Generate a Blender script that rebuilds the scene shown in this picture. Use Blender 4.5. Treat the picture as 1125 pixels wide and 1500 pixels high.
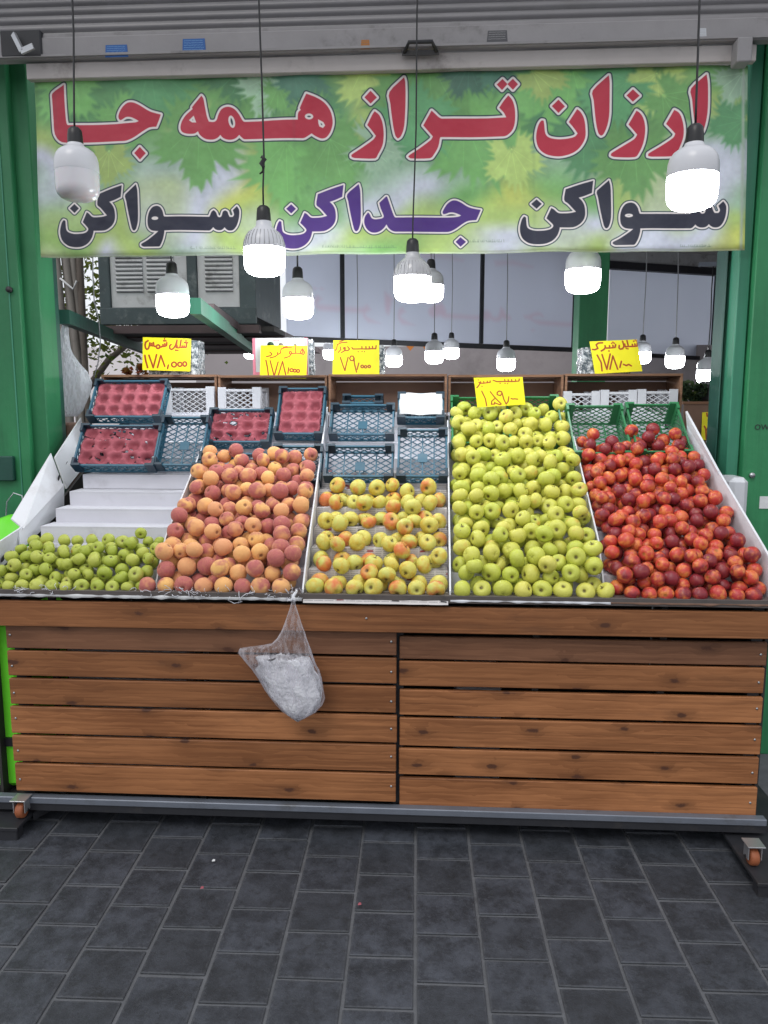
import bpy, bmesh, math, random
import numpy as np
from mathutils import Vector, Matrix, noise as mnoise
R = math.radians
for o in list(bpy.data.objects): bpy.data.objects.remove(o)
scene = bpy.context.scene
COL = scene.collection

# ---------------------------------------------------------------- camera, sky, sun, exposure
CAM = Vector((0.0, -2.75, 1.65)); YAW, PITCH, FPX = R(3.37), R(8.08), 1127.0
cd = bpy.data.cameras.new('camera'); cam = bpy.data.objects.new('camera', cd); COL.objects.link(cam)
cam.location = CAM; cam.rotation_euler = (R(90) - PITCH, 0, YAW)
cd.sensor_fit = 'VERTICAL'; cd.sensor_height = 36.0; cd.lens = FPX / 1500 * 36.0
cd.clip_start = .05; cd.clip_end = 1000
scene.camera = cam

world = bpy.data.worlds.new('World'); scene.world = world; world.use_nodes = True
wn = world.node_tree; wn.nodes.clear()
sky = wn.nodes.new('ShaderNodeTexSky'); sky.sky_type = 'NISHITA'; sky.sun_disc = False
SUN_EL, SUN_AZ = R(52), R(205)            # high, behind the camera and a little to the left
sky.sun_elevation = SUN_EL; sky.sun_rotation = SUN_AZ
sky.air_density = 1.0; sky.dust_density = 1.2; sky.ozone_density = 1.0
hs = wn.nodes.new('ShaderNodeHueSaturation'); hs.inputs['Saturation'].default_value = .32
bg = wn.nodes.new('ShaderNodeBackground'); bg.inputs['Strength'].default_value = .15
wo = wn.nodes.new('ShaderNodeOutputWorld')
wn.links.new(sky.outputs[0], hs.inputs['Color']); cloud = wn.nodes.new('ShaderNodeMix'); cloud.data_type = 'RGBA'      # an even white overcast veils the blue sky
cloud.inputs['Factor'].default_value = .72; cloud.inputs['B'].default_value = (7.3, 7.5, 7.9, 1)
wn.links.new(hs.outputs[0], cloud.inputs['A']); wn.links.new(cloud.outputs['Result'], bg.inputs[0]); wn.links.new(bg.outputs[0], wo.inputs[0])

sl = bpy.data.lights.new('sun', 'SUN'); sl.energy = 1.0; sl.angle = R(25); sl.color = (1, .96, .9)
sun = bpy.data.objects.new('sun', sl); COL.objects.link(sun)
sd_ = Vector((math.sin(SUN_AZ) * math.cos(SUN_EL), math.cos(SUN_AZ) * math.cos(SUN_EL), math.sin(SUN_EL)))
sun.rotation_euler = (-sd_).to_track_quat('-Z', 'Y').to_euler(); sun.location = (0, -6, 8)
vs = scene.view_settings
scene.display_settings.display_device = 'sRGB'
vs.view_transform = 'Standard'; vs.look = 'None'; vs.gamma = 1; vs.use_curve_mapping = False
vs.exposure = -0.1
scene.render.engine = 'CYCLES'
scene.cycles.max_bounces = 8; scene.cycles.diffuse_bounces = 4; scene.cycles.transparent_max_bounces = 16
scene.cycles.use_denoising = True
scene.cycles.sample_clamp_indirect = 6

# ---------------------------------------------------------------- where a picture point stands in the world
_F = Vector((-math.sin(YAW) * math.cos(PITCH), math.cos(YAW) * math.cos(PITCH), -math.sin(PITCH)))
_Rt = Vector((math.cos(YAW), math.sin(YAW), 0)); _U = _Rt.cross(_F)
def ray(px, py): return _F + _Rt * ((px - 562.5) / FPX) + _U * ((750 - py) / FPX)
def at(px, py, Y):
    d = ray(px, py); return CAM + d * ((Y - CAM.y) / d.y)
def at_z(px, py, z):
    d = ray(px, py); return CAM + d * ((z - CAM.z) / d.z)
Z0, SLOPE = .945, .615                      # the display rises from the front ledge in steps
ANG = math.atan(SLOPE); CA, SA = math.cos(ANG), math.sin(ANG)
NRM = Vector((0, -SA, CA))
def on_slope(px, py, off=0.0):
    """point on the plane of the step edges, raised by off along its normal"""
    p0 = Vector((0, 0, Z0)) + NRM * off
    d = ray(px, py); return CAM + d * ((p0 - CAM).dot(NRM) / d.dot(NRM))
def slope_pt(x, s, off=0.0): return Vector((x, s * CA, Z0 + s * SA)) + NRM * off

# ---------------------------------------------------------------- object helpers
def tag(o, label=None, cat=None, group=None, kind=None):
    if label: o['label'] = label
    if cat: o['category'] = cat
    if group: o['group'] = group
    if kind: o['kind'] = kind
    return o
def empty(name, loc=(0, 0, 0), rot=(0, 0, 0)):
    o = bpy.data.objects.new(name, None); o.location = loc; o.rotation_euler = rot; o.empty_display_size = .05
    COL.objects.link(o); return o
class MB:
    def __init__(s): s.v, s.f, s.m, s.sm = [], [], [], []
    def add(s, vs_, fs, mi=0, sm=False):
        n = len(s.v); s.v += [tuple(v) for v in vs_]; s.f += [[n + i for i in f] for f in fs]; s.m += [mi] * len(fs); s.sm += [sm] * len(fs)
        return s
    def box(s, lo, hi, mi=0):
        x0, y0, z0 = lo; x1, y1, z1 = hi
        return s.add([(x0,y0,z0),(x1,y0,z0),(x1,y1,z0),(x0,y1,z0),(x0,y0,z1),(x1,y0,z1),(x1,y1,z1),(x0,y1,z1)],
              [(0,3,2,1),(4,5,6,7),(0,1,5,4),(1,2,6,5),(2,3,7,6),(3,0,4,7)], mi)
    def hexa(s, p, mi=0):   # 8 corners, bottom four then top four
        return s.add(p, [(0,3,2,1),(4,5,6,7),(0,1,5,4),(1,2,6,5),(2,3,7,6),(3,0,4,7)], mi)
    def bar(s, a, b, w, h, up=Vector((0, 0, 1)), mi=0):
        a, b = Vector(a), Vector(b); d = (b - a).normalized(); sx = d.cross(up)
        if sx.length < 1e-4: sx = d.cross(Vector((0, 1, 0)))
        sx = sx.normalized() * w / 2; sz = sx.normalized().cross(d) * h / 2
        P = [a - sx - sz, a + sx - sz, b + sx - sz, b - sx - sz, a - sx + sz, a + sx + sz, b + sx + sz, b - sx + sz]
        return s.hexa(P, mi)
    def tube(s, pts, r, n=6, mi=0, cap=True):
        pts = [Vector(p) for p in pts]; rings = []
        for i, p in enumerate(pts):
            d = (pts[min(i + 1, len(pts) - 1)] - pts[max(i - 1, 0)])
            d = d.normalized() if d.length > 1e-9 else Vector((0, 0, 1))
            u = d.cross(Vector((0, .3, 1)) if abs(d.z) < .9 else Vector((1, 0, 0))).normalized(); w = d.cross(u)
            rr = r[i] if isinstance(r, (list, tuple)) else r
            rings.append([p + u * rr * math.cos(2 * math.pi * k / n) + w * rr * math.sin(2 * math.pi * k / n) for k in range(n)])
        v = [q for g in rings for q in g]; f = []
        for i in range(len(pts) - 1):
            for k in range(n): f.append((i * n + k, i * n + (k + 1) % n, (i + 1) * n + (k + 1) % n, (i + 1) * n + k))
        if cap: f.append(tuple(range(n))[::-1]); f.append(tuple((len(pts) - 1) * n + k for k in range(n)))
        return s.add(v, f, mi, True)
    def lathe(s, prof, n=24, mi=0, sm=True):   # (r, z) pairs
        v = []; f = []
        for r, z in prof:
            v += [(r * math.cos(2 * math.pi * k / n), r * math.sin(2 * math.pi * k / n), z) for k in range(n)]
        for i in range(len(prof) - 1):
            for k in range(n): f.append((i * n + k, i * n + (k + 1) % n, (i + 1) * n + (k + 1) % n, (i + 1) * n + k))
        return s.add(v, f, mi, sm)
    def mesh(s, name, mats):
        me = bpy.data.meshes.new(name); me.from_pydata(s.v, [], s.f)
        for m in (mats if isinstance(mats, (list, tuple)) else [mats]): me.materials.append(m)
        me.polygons.foreach_set('material_index', s.m); me.polygons.foreach_set('use_smooth', s.sm)
        me.update(); return me
    def build(s, name, mats, parent=None, bevel=0, loc=None):
        me = s.mesh(name, mats)
        if bevel:
            bm = bmesh.new(); bm.from_mesh(me)
            bmesh.ops.recalc_face_normals(bm, faces=bm.faces)
            bmesh.ops.bevel(bm, geom=list(bm.edges), offset=bevel, segments=1, affect='EDGES', clamp_overlap=True)
            bm.to_mesh(me); bm.free()
        return link(name, me, parent, loc)
def link(name, me, parent=None, loc=None, rot=None):
    o = bpy.data.objects.new(name, me); COL.objects.link(o)
    if parent: o.parent = parent
    if loc is not None: o.location = loc
    if rot is not None: o.rotation_euler = rot
    return o
def children_of(o): return [c for c in bpy.data.objects if c.parent == o]
def copy_tree(o, kids, loc=None, rot=None):
    """kids: {object name: [children]} recorded once"""
    c = o.copy(); COL.objects.link(c)
    if loc is not None: c.location = loc
    if rot is not None: c.rotation_euler = rot
    def rec(src, dst):
        for k in kids.get(src.name, []):
            d = k.copy(); COL.objects.link(d); d.parent = dst; rec(k, d)
    rec(o, c); return c
def kid_map(o):
    m = {}
    def rec(x):
        ch = children_of(x)
        if ch: m[x.name] = ch
        for c in ch: rec(c)
    rec(o); return m

# ---------------------------------------------------------------- materials
def srgb(*c):
    return tuple((v / 12.92 if v <= .04045 else ((v + .055) / 1.055) ** 2.4) for v in c) + (1,)
class NT:
    def __init__(s, name):
        s.mat = bpy.data.materials.new(name); s.mat.use_nodes = True; s.t = s.mat.node_tree; s.t.nodes.clear()
        s.out = s.t.nodes.new('ShaderNodeOutputMaterial')
    def n(s, typ, ins=None, **kw):
        nd = s.t.nodes.new(typ)
        for k, v in kw.items(): setattr(nd, k, v)
        for k, v in (ins or {}).items(): s.set(nd.inputs[k], v)
        return nd
    def set(s, inp, v):
        if isinstance(v, bpy.types.NodeSocket): s.t.links.new(v, inp)
        elif isinstance(v, bpy.types.Node): s.t.links.new(v.outputs[0], inp)
        else: inp.default_value = v
    def math(s, op, a, b=0.0, c=None, clamp=False):
        nd = s.n('ShaderNodeMath', {0: a, 1: b}, operation=op, use_clamp=clamp)
        if c is not None: s.set(nd.inputs[2], c)
        return nd.outputs[0]
    def mix(s, f, a, b, mode='MIX'):
        nd = s.n('ShaderNodeMix', {}, data_type='RGBA', blend_type=mode)
        s.set(nd.inputs['Factor'], f); s.set(nd.inputs['A'], a); s.set(nd.inputs['B'], b)
        return nd.outputs['Result']
    def sstep(s, x, lo, hi):
        nd = s.n('ShaderNodeMapRange', {0: x, 1: lo, 2: hi, 3: 0.0, 4: 1.0}, interpolation_type='SMOOTHSTEP')
        return nd.outputs[0]
    def noise(s, vec, scale, detail=3, rough=.5, w=None, dist=0):
        nd = s.n('ShaderNodeTexNoise', {'Scale': scale, 'Detail': detail, 'Roughness': rough, 'Distortion': dist}, noise_dimensions='4D' if w is not None else '3D')
        s.set(nd.inputs['Vector'], vec)
        if w is not None: s.set(nd.inputs['W'], w)
        return nd.outputs['Fac']
    def coord(s, which='Object'): return s.n('ShaderNodeTexCoord').outputs[which]
    def rand(s): return s.n('ShaderNodeObjectInfo').outputs['Random']
    def map(s, vec, scale=(1, 1, 1), loc=(0, 0, 0)):
        return s.n('ShaderNodeMapping', {'Vector': vec, 'Scale': scale, 'Location': loc}).outputs[0]
    def bump(s, h, strength=.3, dist=.01):
        return s.n('ShaderNodeBump', {'Height': h, 'Strength': strength, 'Distance': dist}).outputs[0]
    def bsdf(s, col, rough=.5, normal=None, **kw):
        nd = s.n('ShaderNodeBsdfPrincipled'); s.set(nd.inputs['Base Color'], col); s.set(nd.inputs['Roughness'], rough)
        if normal is not None: s.set(nd.inputs['Normal'], normal)
        for k, v in kw.items(): s.set(nd.inputs[k.replace('_', ' ')], v)
        s.t.links.new(nd.outputs[0], s.out.inputs[0]); return nd
    def surf(s, sh): s.set(s.out.inputs[0], sh)

def plain(name, col, rough=.5, var=.12, scale=8, bump=0, dirt=None, metallic=0, **kw):
    m = NT(name); co = m.coord(); r = m.rand()
    n = m.noise(co, scale, 5, .6, w=m.math('MULTIPLY', r, 37.0))
    c = m.mix(n, tuple(v * (1 - var * 2) for v in col[:3]) + (1,), tuple(min(1, v * (1 + var * 2)) for v in col[:3]) + (1,))
    if dirt:
        d = m.sstep(m.noise(co, scale * .6, 6, .7, w=m.math('MULTIPLY', r, 11.0)), .52, .72)
        c = m.mix(m.math('MULTIPLY', d, dirt[1]), c, dirt[0])
    m.bsdf(c, rough, m.bump(m.noise(co, scale * 6, 4), .35, bump) if bump else None, Metallic=metallic, **kw)
    return m.mat

def wood(name, c1, c2, knot=(.075, .030, .018, 1), rough=.45):
    m = NT(name); co = m.coord(); r = m.rand(); w = m.math('MULTIPLY', r, 61.0)
    sx = m.map(co, (1.2, 9, 14))
    wob = m.noise(m.map(co, (2.2, 6, 9)), 1.0, 2, .5, w)
    # knots: sparse cells, each bending the grain round it
    off = m.n('ShaderNodeCombineXYZ', {0: m.math('MULTIPLY', r, 17.3), 1: 0.0, 2: m.math('MULTIPLY', r, 5.7)})
    kv = m.n('ShaderNodeVectorMath', {0: m.map(co, (3.4, .01, 8.0)), 1: off}, operation='ADD')
    ks = m.n('ShaderNodeSeparateXYZ', {0: kv.outputs[0]}); k2 = m.n('ShaderNodeCombineXYZ', {0: ks.outputs[0], 1: ks.outputs[2]})
    vor = m.n('ShaderNodeTexVoronoi', {'Vector': k2.outputs[0], 'Scale': 1.0, 'Randomness': .9}, voronoi_dimensions='2D')
    warp = m.n('ShaderNodeVectorMath', {0: m.map(co, (4, 4, 26))}, operation='ADD')
    kd = m.math('ADD', vor.outputs['Distance'], m.math('MULTIPLY', m.math('SUBTRACT', m.noise(m.map(co, (1, 1, 2)), 22, 4, .6), .5), .22))
    sparse = m.math('GREATER_THAN', m.n('ShaderNodeSeparateColor', {0: vor.outputs['Color']}).outputs[0], .38)
    km = m.math('MULTIPLY', m.math('SUBTRACT', 1.0, m.sstep(kd, .03, .085)), sparse)
    halo = m.math('MULTIPLY', m.math('SUBTRACT', 1.0, m.sstep(kd, .05, .30)), sparse)
    g = m.n('ShaderNodeTexWave', {'Vector': m.map(co, (.35, 1, 1)), 'Scale': 11.0, 'Distortion': 7.5, 'Detail': 3.0, 'Detail Scale': 1.6, 'Phase Offset': m.math('ADD', w, m.math('MULTIPLY', halo, 6.0))}, wave_type='BANDS', bands_direction='Z', wave_profile='SAW')
    fine = m.noise(m.map(co, (3, 60, 150)), 1.0, 3, .6, w)
    t = m.math('ADD', m.math('MULTIPLY', g.outputs['Fac'], .10), m.math('MULTIPLY', fine, .50))
    t = m.math('ADD', t, m.math('MULTIPLY', wob, .42), clamp=True)
    c = m.mix(m.sstep(t, .34, .70), c1, c2)
    ln = m.sstep(m.noise(m.map(co, (.7, 4, 62)), 1.0, 4, .65, m.math('MULTIPLY', r, 49.0)), .50, .66)
    c = m.mix(m.math('MULTIPLY', ln, .42), c, tuple(v * .55 for v in c1[:3]) + (1,))
    wp = m.sstep(m.noise(m.map(co, (1.6, 3, 5)), 1.0, 3, .6, m.math('MULTIPLY', r, 13.0)), .45, .7)
    c = m.mix(m.math('MULTIPLY', wp, .35), c, tuple(min(1, v * 1.25) for v in c2[:3]) + (1,))
    c = m.mix(m.math('MULTIPLY', r, .5), c, tuple(v * .62 for v in c1[:3]) + (1,))
    c = m.mix(m.math('MULTIPLY', halo, .45), c, tuple(v * .5 for v in c1[:3]) + (1,))
    c = m.mix(m.math('MULTIPLY', km, .9), c, knot)
    st = m.sstep(m.noise(m.map(co, (2, 5, 7)), 1.3, 5, .65, m.math('MULTIPLY', r, 23.0)), .55, .75)
    c = m.mix(m.math('MULTIPLY', st, .32), c, (.05, .03, .022, 1))
    m.bsdf(c, m.math('ADD', rough, m.math('MULTIPLY', fine, .2)), m.bump(t, .12, .0015), **{'Specular_IOR_Level': .35})
    return m.mat

def image_of(name, arr):
    h, w = arr.shape[:2]
    im = bpy.data.images.new(name, w, h); px = np.ones((h, w, 4), np.float32); px[..., :3] = arr[::-1]
    im.pixels.foreach_set(px.ravel()); im.update(); im.pack(); return im
def printed(name, arr, rough=.5, sheen_bump=0.0, scale=1.0, transl=0.0):
    m = NT(name); im = m.n('ShaderNodeTexImage', image=image_of(name, arr), interpolation='Cubic')
    m.t.links.new(m.coord('UV'), im.inputs[0])
    c = im.outputs[0]
    if scale != 1: c = m.mix(1.0, c, (scale, scale, scale, 1), 'MULTIPLY')
    nb = m.bump(m.noise(m.coord(), 5, 3), .4, sheen_bump) if sheen_bump else None
    m.bsdf(c, rough, nb)
    return m.mat
# ---------------------------------------------------------------- flat print (banner, price cards) drawn with numpy
import numpy as np

class Canvas:
    """A small painter: signed-distance polygons and pen strokes on an array; y runs down."""
    def __init__(s, w, h, col=(1, 1, 1)):
        s.w, s.h = w, h
        s.a = np.empty((h, w, 3), np.float32); s.a[:] = col
    def _box(s, pts, pad):
        p = np.asarray(pts, float)
        x0 = max(0, int(p[:, 0].min() - pad)); x1 = min(s.w, int(p[:, 0].max() + pad) + 2)
        y0 = max(0, int(p[:, 1].min() - pad)); y1 = min(s.h, int(p[:, 1].max() + pad) + 2)
        return x0, x1, y0, y1
    @staticmethod
    def _segdist(X, Y, pts, closed):
        n = len(pts); d = np.full(X.shape, 1e9, np.float32)
        for i in range(n if closed else n - 1):
            ax, ay = pts[i]; bx, by = pts[(i + 1) % n]
            dx, dy = bx - ax, by - ay; L = dx * dx + dy * dy + 1e-9
            t = np.clip(((X - ax) * dx + (Y - ay) * dy) / L, 0, 1)
            d = np.minimum(d, (X - ax - t * dx) ** 2 + (Y - ay - t * dy) ** 2)
        return np.sqrt(d)
    @staticmethod
    def _inside(X, Y, pts):
        ins = np.zeros(X.shape, bool); n = len(pts)
        for i in range(n):
            ax, ay = pts[i]; bx, by = pts[(i + 1) % n]
            if ay == by: continue
            c = ((ay > Y) != (by > Y)) & (X < (bx - ax) * (Y - ay) / (by - ay) + ax)
            ins ^= c
        return ins
    def sdf(s, pts, holes, pad):
        x0, x1, y0, y1 = s._box(pts, pad)
        if x1 <= x0 or y1 <= y0: return None
        Y, X = np.mgrid[y0:y1, x0:x1].astype(np.float32) + .5
        d = s._segdist(X, Y, pts, True); ins = s._inside(X, Y, pts)
        for h in holes:
            d = np.minimum(d, s._segdist(X, Y, h, True)); ins &= ~s._inside(X, Y, h)
        return np.where(ins, -d, d), (slice(y0, y1), slice(x0, x1))
    def blend(s, sl, m, col):
        m = np.clip(m, 0, 1)[..., None]
        s.a[sl] = s.a[sl] * (1 - m) + np.asarray(col, np.float32) * m
    def poly(s, pts, col, holes=(), soft=1.0, alpha=1.0):
        r = s.sdf(pts, holes, soft + 2)
        if r: s.blend(r[1], alpha * (.5 - r[0] / soft), col)
    def stroke(s, pts, w, col, alpha=1.0, soft=1.2):
        if len(pts) == 1: pts = [pts[0], (pts[0][0] + .5, pts[0][1])]
        x0, x1, y0, y1 = s._box(pts, w + 3)
        if x1 <= x0 or y1 <= y0: return
        Y, X = np.mgrid[y0:y1, x0:x1].astype(np.float32) + .5
        d = s._segdist(X, Y, pts, False)
        s.blend((slice(y0, y1), slice(x0, x1)), alpha * (.5 - (d - w / 2) / soft), col)

def vnoise(w, h, cell, rng):
    """smooth value noise 0..1"""
    gw, gh = int(w / cell) + 4, int(h / cell) + 4
    g = rng.random((gh, gw)).astype(np.float32)
    x = np.arange(w) / cell; y = np.arange(h) / cell
    xi = x.astype(int); yi = y.astype(int); fx = x - xi; fy = y - yi
    fx = fx * fx * (3 - 2 * fx); fy = fy * fy * (3 - 2 * fy)
    a = g[yi][:, xi]; b = g[yi][:, xi + 1]; c = g[yi + 1][:, xi]; d = g[yi + 1][:, xi + 1]
    fx = fx[None, :]; fy = fy[:, None]
    return (a * (1 - fx) + b * fx) * (1 - fy) + (c * (1 - fx) + d * fx) * fy

def homog(src, dst):
    A, b = [], []
    for (x, y), (u, v) in zip(src, dst):
        A += [[x, y, 1, 0, 0, 0, -u * x, -u * y], [0, 0, 0, x, y, 1, -v * x, -v * y]]; b += [u, v]
    h = np.linalg.solve(np.array(A, float), np.array(b, float))
    return np.append(h, 1).reshape(3, 3)
def hmap(H, pts):
    out = []
    for x, y in pts:
        q = H @ np.array([x, y, 1.0]); out.append((q[0] / q[2], q[1] / q[2]))
    return out

def smooth(pts, n=3):
    """round the soft bends of a traced outline, keep its sharp corners"""
    P = [np.array(p, float) for p in pts]; N = len(P); out = []
    def corner(i):
        a = P[i] - P[i - 1]; b = P[(i + 1) % N] - P[i]
        c = (a @ b) / (np.linalg.norm(a) * np.linalg.norm(b) + 1e-9)
        return c < .55
    K = [corner(i) for i in range(N)]
    for i in range(N):
        p0, p1, p2, p3 = P[i - 1], P[i], P[(i + 1) % N], P[(i + 2) % N]
        if np.linalg.norm(p2 - p1) > 160: out.append(tuple(p1)); continue
        t1 = np.zeros(2) if K[i] else (p2 - p0) / 2
        t2 = np.zeros(2) if K[(i + 1) % N] else (p3 - p1) / 2
        L = np.linalg.norm(p2 - p1)
        if K[i]: t1 = (p2 - p1)
        if K[(i + 1) % N]: t2 = (p2 - p1)
        for t in (t1, t2):
            m = np.linalg.norm(t)
            if m > L * 1.2: t *= L * 1.2 / m
        for k in range(n):
            t = k / n; t_2, t_3 = t * t, t ** 3
            out.append(tuple((2 * t_3 - 3 * t_2 + 1) * p1 + (t_3 - 2 * t_2 + t) * t1 + (-2 * t_3 + 3 * t_2) * p2 + (t_3 - t_2) * t2))
    return out

BANNER_Q = [(51, 112), (1094, 98), (1088, 368), (62, 378)]     # tl, tr, br, bl in the photograph
RED, CREAM, INKY = (.71, .16, .25), (.88, .85, .84), (.13, .20, .24)
DARK, PURP = (.125, .135, .21), (.28, .16, .47)
def _loc(pts, ox, oy, s): return [(ox + x * s, oy + y * s) for x, y in pts]
_waw = [(160,392),(120,405),(85,450),(65,520),(65,590),(80,635),(110,660),(150,668),(190,670),(150,705),(60,770),(-8,808),(-10,825),(20,840),(190,840),(215,815),(240,760),(255,700),(258,665),(400,662),(750,662),(780,640),(795,622),(810,640),(840,655),(880,655),(905,640),(920,622),(935,640),(965,658),(1010,655),(1045,620),(1070,560),(1082,490),(1080,430),(1055,388),(1010,432),(1025,480),(1010,508),(975,508),(960,480),(950,450),(925,435),(900,450),(885,500),(862,512),(840,500),(825,460),(800,435),(775,455),(755,505),(740,510),(400,512),(260,512),(248,500),(235,450),(210,410),(185,395)]
_wawh = [(148 + 40 * np.cos(t), 528 + 20 * np.sin(t)) for t in np.linspace(0, 2 * np.pi, 14)[:-1]]
_kn = [(415,455),(368,562),(400,595),(430,630),(430,655),(400,680),(340,692),(260,692),(205,675),(180,650),(172,600),(168,550),(150,540),(130,570),(112,640),(112,700),(130,760),(165,800),(215,828),(300,838),(370,828),(430,795),(470,745),(490,690),(495,660),(620,658),(680,630),(720,590),(742,540),(745,480),(735,420),(710,375),(680,345),(740,325),(812,292),(825,165),(700,205),(555,258),(540,370),(580,410),(655,495),(590,510),(500,512),(470,500),(440,470)]
_kd = [(272,362),(322,410),(272,460),(220,410)]
_ka = [(982,155),(865,265),(875,340),(900,480),(930,620),(945,655),(962,660),(980,640),(1000,570),(1005,480),(1003,350),(998,220)]
def _to5(p): return [(270 + (x - 272) * 1.031, 350 + (y - 412) * .985) for x, y in p]
def _to3(p): return [(254 + (x - 272) * .987, 392 + (y - 412) * .962) for x, y in p]
def _to6(p): return [(140 + (x - 148) * .965, 433 + (y - 528) * .93) for x, y in p]
_E = lambda cx, cy, rx, ry, a=0: [(cx + rx * np.cos(t) * np.cos(a) - ry * np.sin(t) * np.sin(a), cy + rx * np.cos(t) * np.sin(a) + ry * np.sin(t) * np.cos(a)) for t in np.linspace(0, 2 * np.pi, 17)[:-1]]
R1, R2, R3, R4 = (60, 100, .17778), (250, 100, .24), (510, 100, .24), (780, 100, .24)
L1, L2, L3, L4, L5, L6 = (75, 250, .13333), (215, 250, .13333), (400, 250, .14222), (550, 250, .15111), (755, 250, .14222), (905, 250, .15111)
WORDS = [  # (ink, outline, holes)
 (RED, R1, [(212,148),(112,212),(108,260),(118,420),(125,520),(138,560),(165,595),(205,612),(320,612),(560,608),(720,606),(760,598),(810,575),(870,535),(925,500),(960,490),(992,488),(1012,440),(1030,388),(960,372),(920,355),(870,325),(820,300),(780,292),(745,300),(710,330),(685,370),(675,405),(684,430),(700,434),(740,412),(780,412),(820,428),(850,445),(820,457),(660,467),(245,472),(232,460),(225,420),(216,280)], []),
 (RED, R1, [(857,655),(905,705),(857,757),(810,705)], []),
 (RED, R2, [(222,172),(165,240),(168,252),(125,290),(100,330),(93,365),(103,390),(135,402),(180,402),(203,388),(215,410),(240,430),(265,438),(300,437),(325,425),(340,408),(355,425),(380,435),(410,435),(435,425),(455,405),(470,420),(490,432),(850,430),(880,415),(903,400),(925,415),(960,430),(990,425),(1015,395),(1030,350),(1030,310),(1015,260),(980,215),(930,185),(872,165),(855,200),(833,250),(838,262),(822,280),(820,320),(700,322),(490,328),(475,318),(455,285),(430,255),(400,240),(370,242),(345,258),(328,290),(318,320),(300,332),(270,330),(258,300),(245,240),(235,190)],
   [[(175,292),(192,335),(165,334),(145,320)], _E(410,328,38,20,1.35), _E(888,300,26,18), [(942,315),(975,332),(986,352),(972,368),(950,358),(944,340)]]),
 (RED, R3, [(205,268),(190,290),(160,352),(185,380),(212,415),(195,440),(120,495),(65,532),(65,545),(85,552),(205,552),(225,525),(250,475),(258,430),(258,380),(250,330),(232,290)], []),
 (RED, R3, [(180,145),(218,185),(180,222),(143,185)], []),
 (RED, R3, [(383,60),(295,150),(300,220),(315,340),(330,410),(345,428),(362,415),(380,370),(388,300),(392,180),(390,90)], []),
 (RED, R3, [(550,262),(500,350),(530,385),(558,418),(545,440),(470,495),(422,525),(408,538),(425,550),(540,550),(565,525),(590,480),(600,430),(605,422),(980,420),(1010,410),(1040,375),(1052,320),(1050,250),(1035,200),(1012,172),(985,205),(958,245),(985,275),(1000,305),(900,308),(615,312),(590,300),(570,280)], []),
 (RED, R3, [(978,72),(1007,103),(975,138),(943,105)], []),
 (RED, R3, [(1040,72),(1070,105),(1040,138),(1007,103)], []),
 (RED, R4, [(1060,50),(970,135),(975,200),(985,300),(1000,400),(1020,412),(1040,390),(1058,330),(1068,250),(1068,110)], []),
 (RED, R4, [(872,262),(825,345),(850,372),(878,405),(865,430),(800,475),(725,520),(722,535),(745,540),(860,540),(885,525),(910,470),(925,420),(925,360),(910,300),(893,275)], []),
 (RED, R4, [(652,262),(605,345),(630,372),(658,405),(640,432),(580,470),(505,518),(500,532),(520,540),(645,540),(668,515),(692,460),(703,400),(703,350),(692,305),(672,275)], []),
 (RED, R4, [(630,135),(670,172),(630,208),(592,172)], []),
 (RED, R4, [(487,50),(393,140),(398,200),(410,330),(425,400),(440,415),(455,405),(478,350),(490,270),(492,100)], []),
 (RED, R4, [(300,252),(250,330),(275,360),(302,400),(285,420),(240,432),(180,435),(130,425),(108,400),(102,350),(98,325),(85,325),(68,350),(55,400),(55,450),(72,495),(110,525),(160,538),(210,538),(270,520),(315,485),(345,430),(348,370),(340,310),(320,270)], []),
 (RED, R4, [(188,195),(227,235),(188,275),(148,235)], []),
 (DARK, L2, _waw, [_wawh]), (DARK, L1, _kn, []), (DARK, L1, _kd, []), (DARK, L1, _ka, []),
 (DARK, L6, _to6(_waw), [_to6(_wawh)]), (DARK, L5, _to5(_kn), []), (DARK, L5, _to5(_kd), []), (DARK, L5, _to5(_ka), []),
 (PURP, L4, [(170,252),(105,315),(120,370),(148,440),(140,462),(105,472),(60,475),(30,462),(12,425),(-4,409),(-33,452),(-40,508),(-18,565),(24,600),(70,605),(115,590),(150,560),(175,525),(195,560),(225,585),(265,597),(500,595),(760,592),(800,582),(850,555),(905,515),(950,490),(985,483),(1038,480),(1060,430),(1080,382),(1010,368),(950,345),(890,305),(840,285),(800,290),(760,320),(730,365),(715,400),(722,418),(745,415),(780,402),(820,402),(860,415),(895,432),(860,445),(750,452),(500,455),(265,458),(248,445),(225,385),(200,310),(180,255)], []),
 (PURP, L4, [(887,645),(940,690),(887,738),(840,690)], []),
 (PURP, L3, _to3(_kn), []), (PURP, L3, _to3(_kd), []), (PURP, L3, _to3(_ka), []),
]
_g, _G, _d, _y, _Y, _l, _m = (.40, .64, .34), (.30, .55, .35), (.24, .42, .34), (.64, .75, .40), (.75, .79, .36), (.77, .79, .86), (.58, .72, .60)
BG_ROWS = [  # colours of the blurred greenery, left to right, top to bottom of the banner
 [_g, _G, _G, _g, _g, _G, _y, _g, _g, _G, _G, _G, _y, _g],
 [_g, _G, _g, _g, _g, _G, _y, _y, _g, _g, _G, _G, _y, _y],
 [_y, _g, _g, _y, _g, _g, _y, _g, _g, _g, _G, _g, _m, _g],
 [_l, _m, _m, _l, _y, _g, _g, _m, _m, _y, _m, _y, _l, _g],
 [_m, _y, _y, _l, _Y, _g, _l, _l, _g, _Y, _g, _y, _l, _m],
 [_g, _y, _y, _l, _y, _l, _y, _y, _y, _y, _l, _y, _l, _y],
 [_Y, _l, _y, _m, _l, _y, _m, _g, _y, _l, _y, _l, _l, _Y]]

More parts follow.
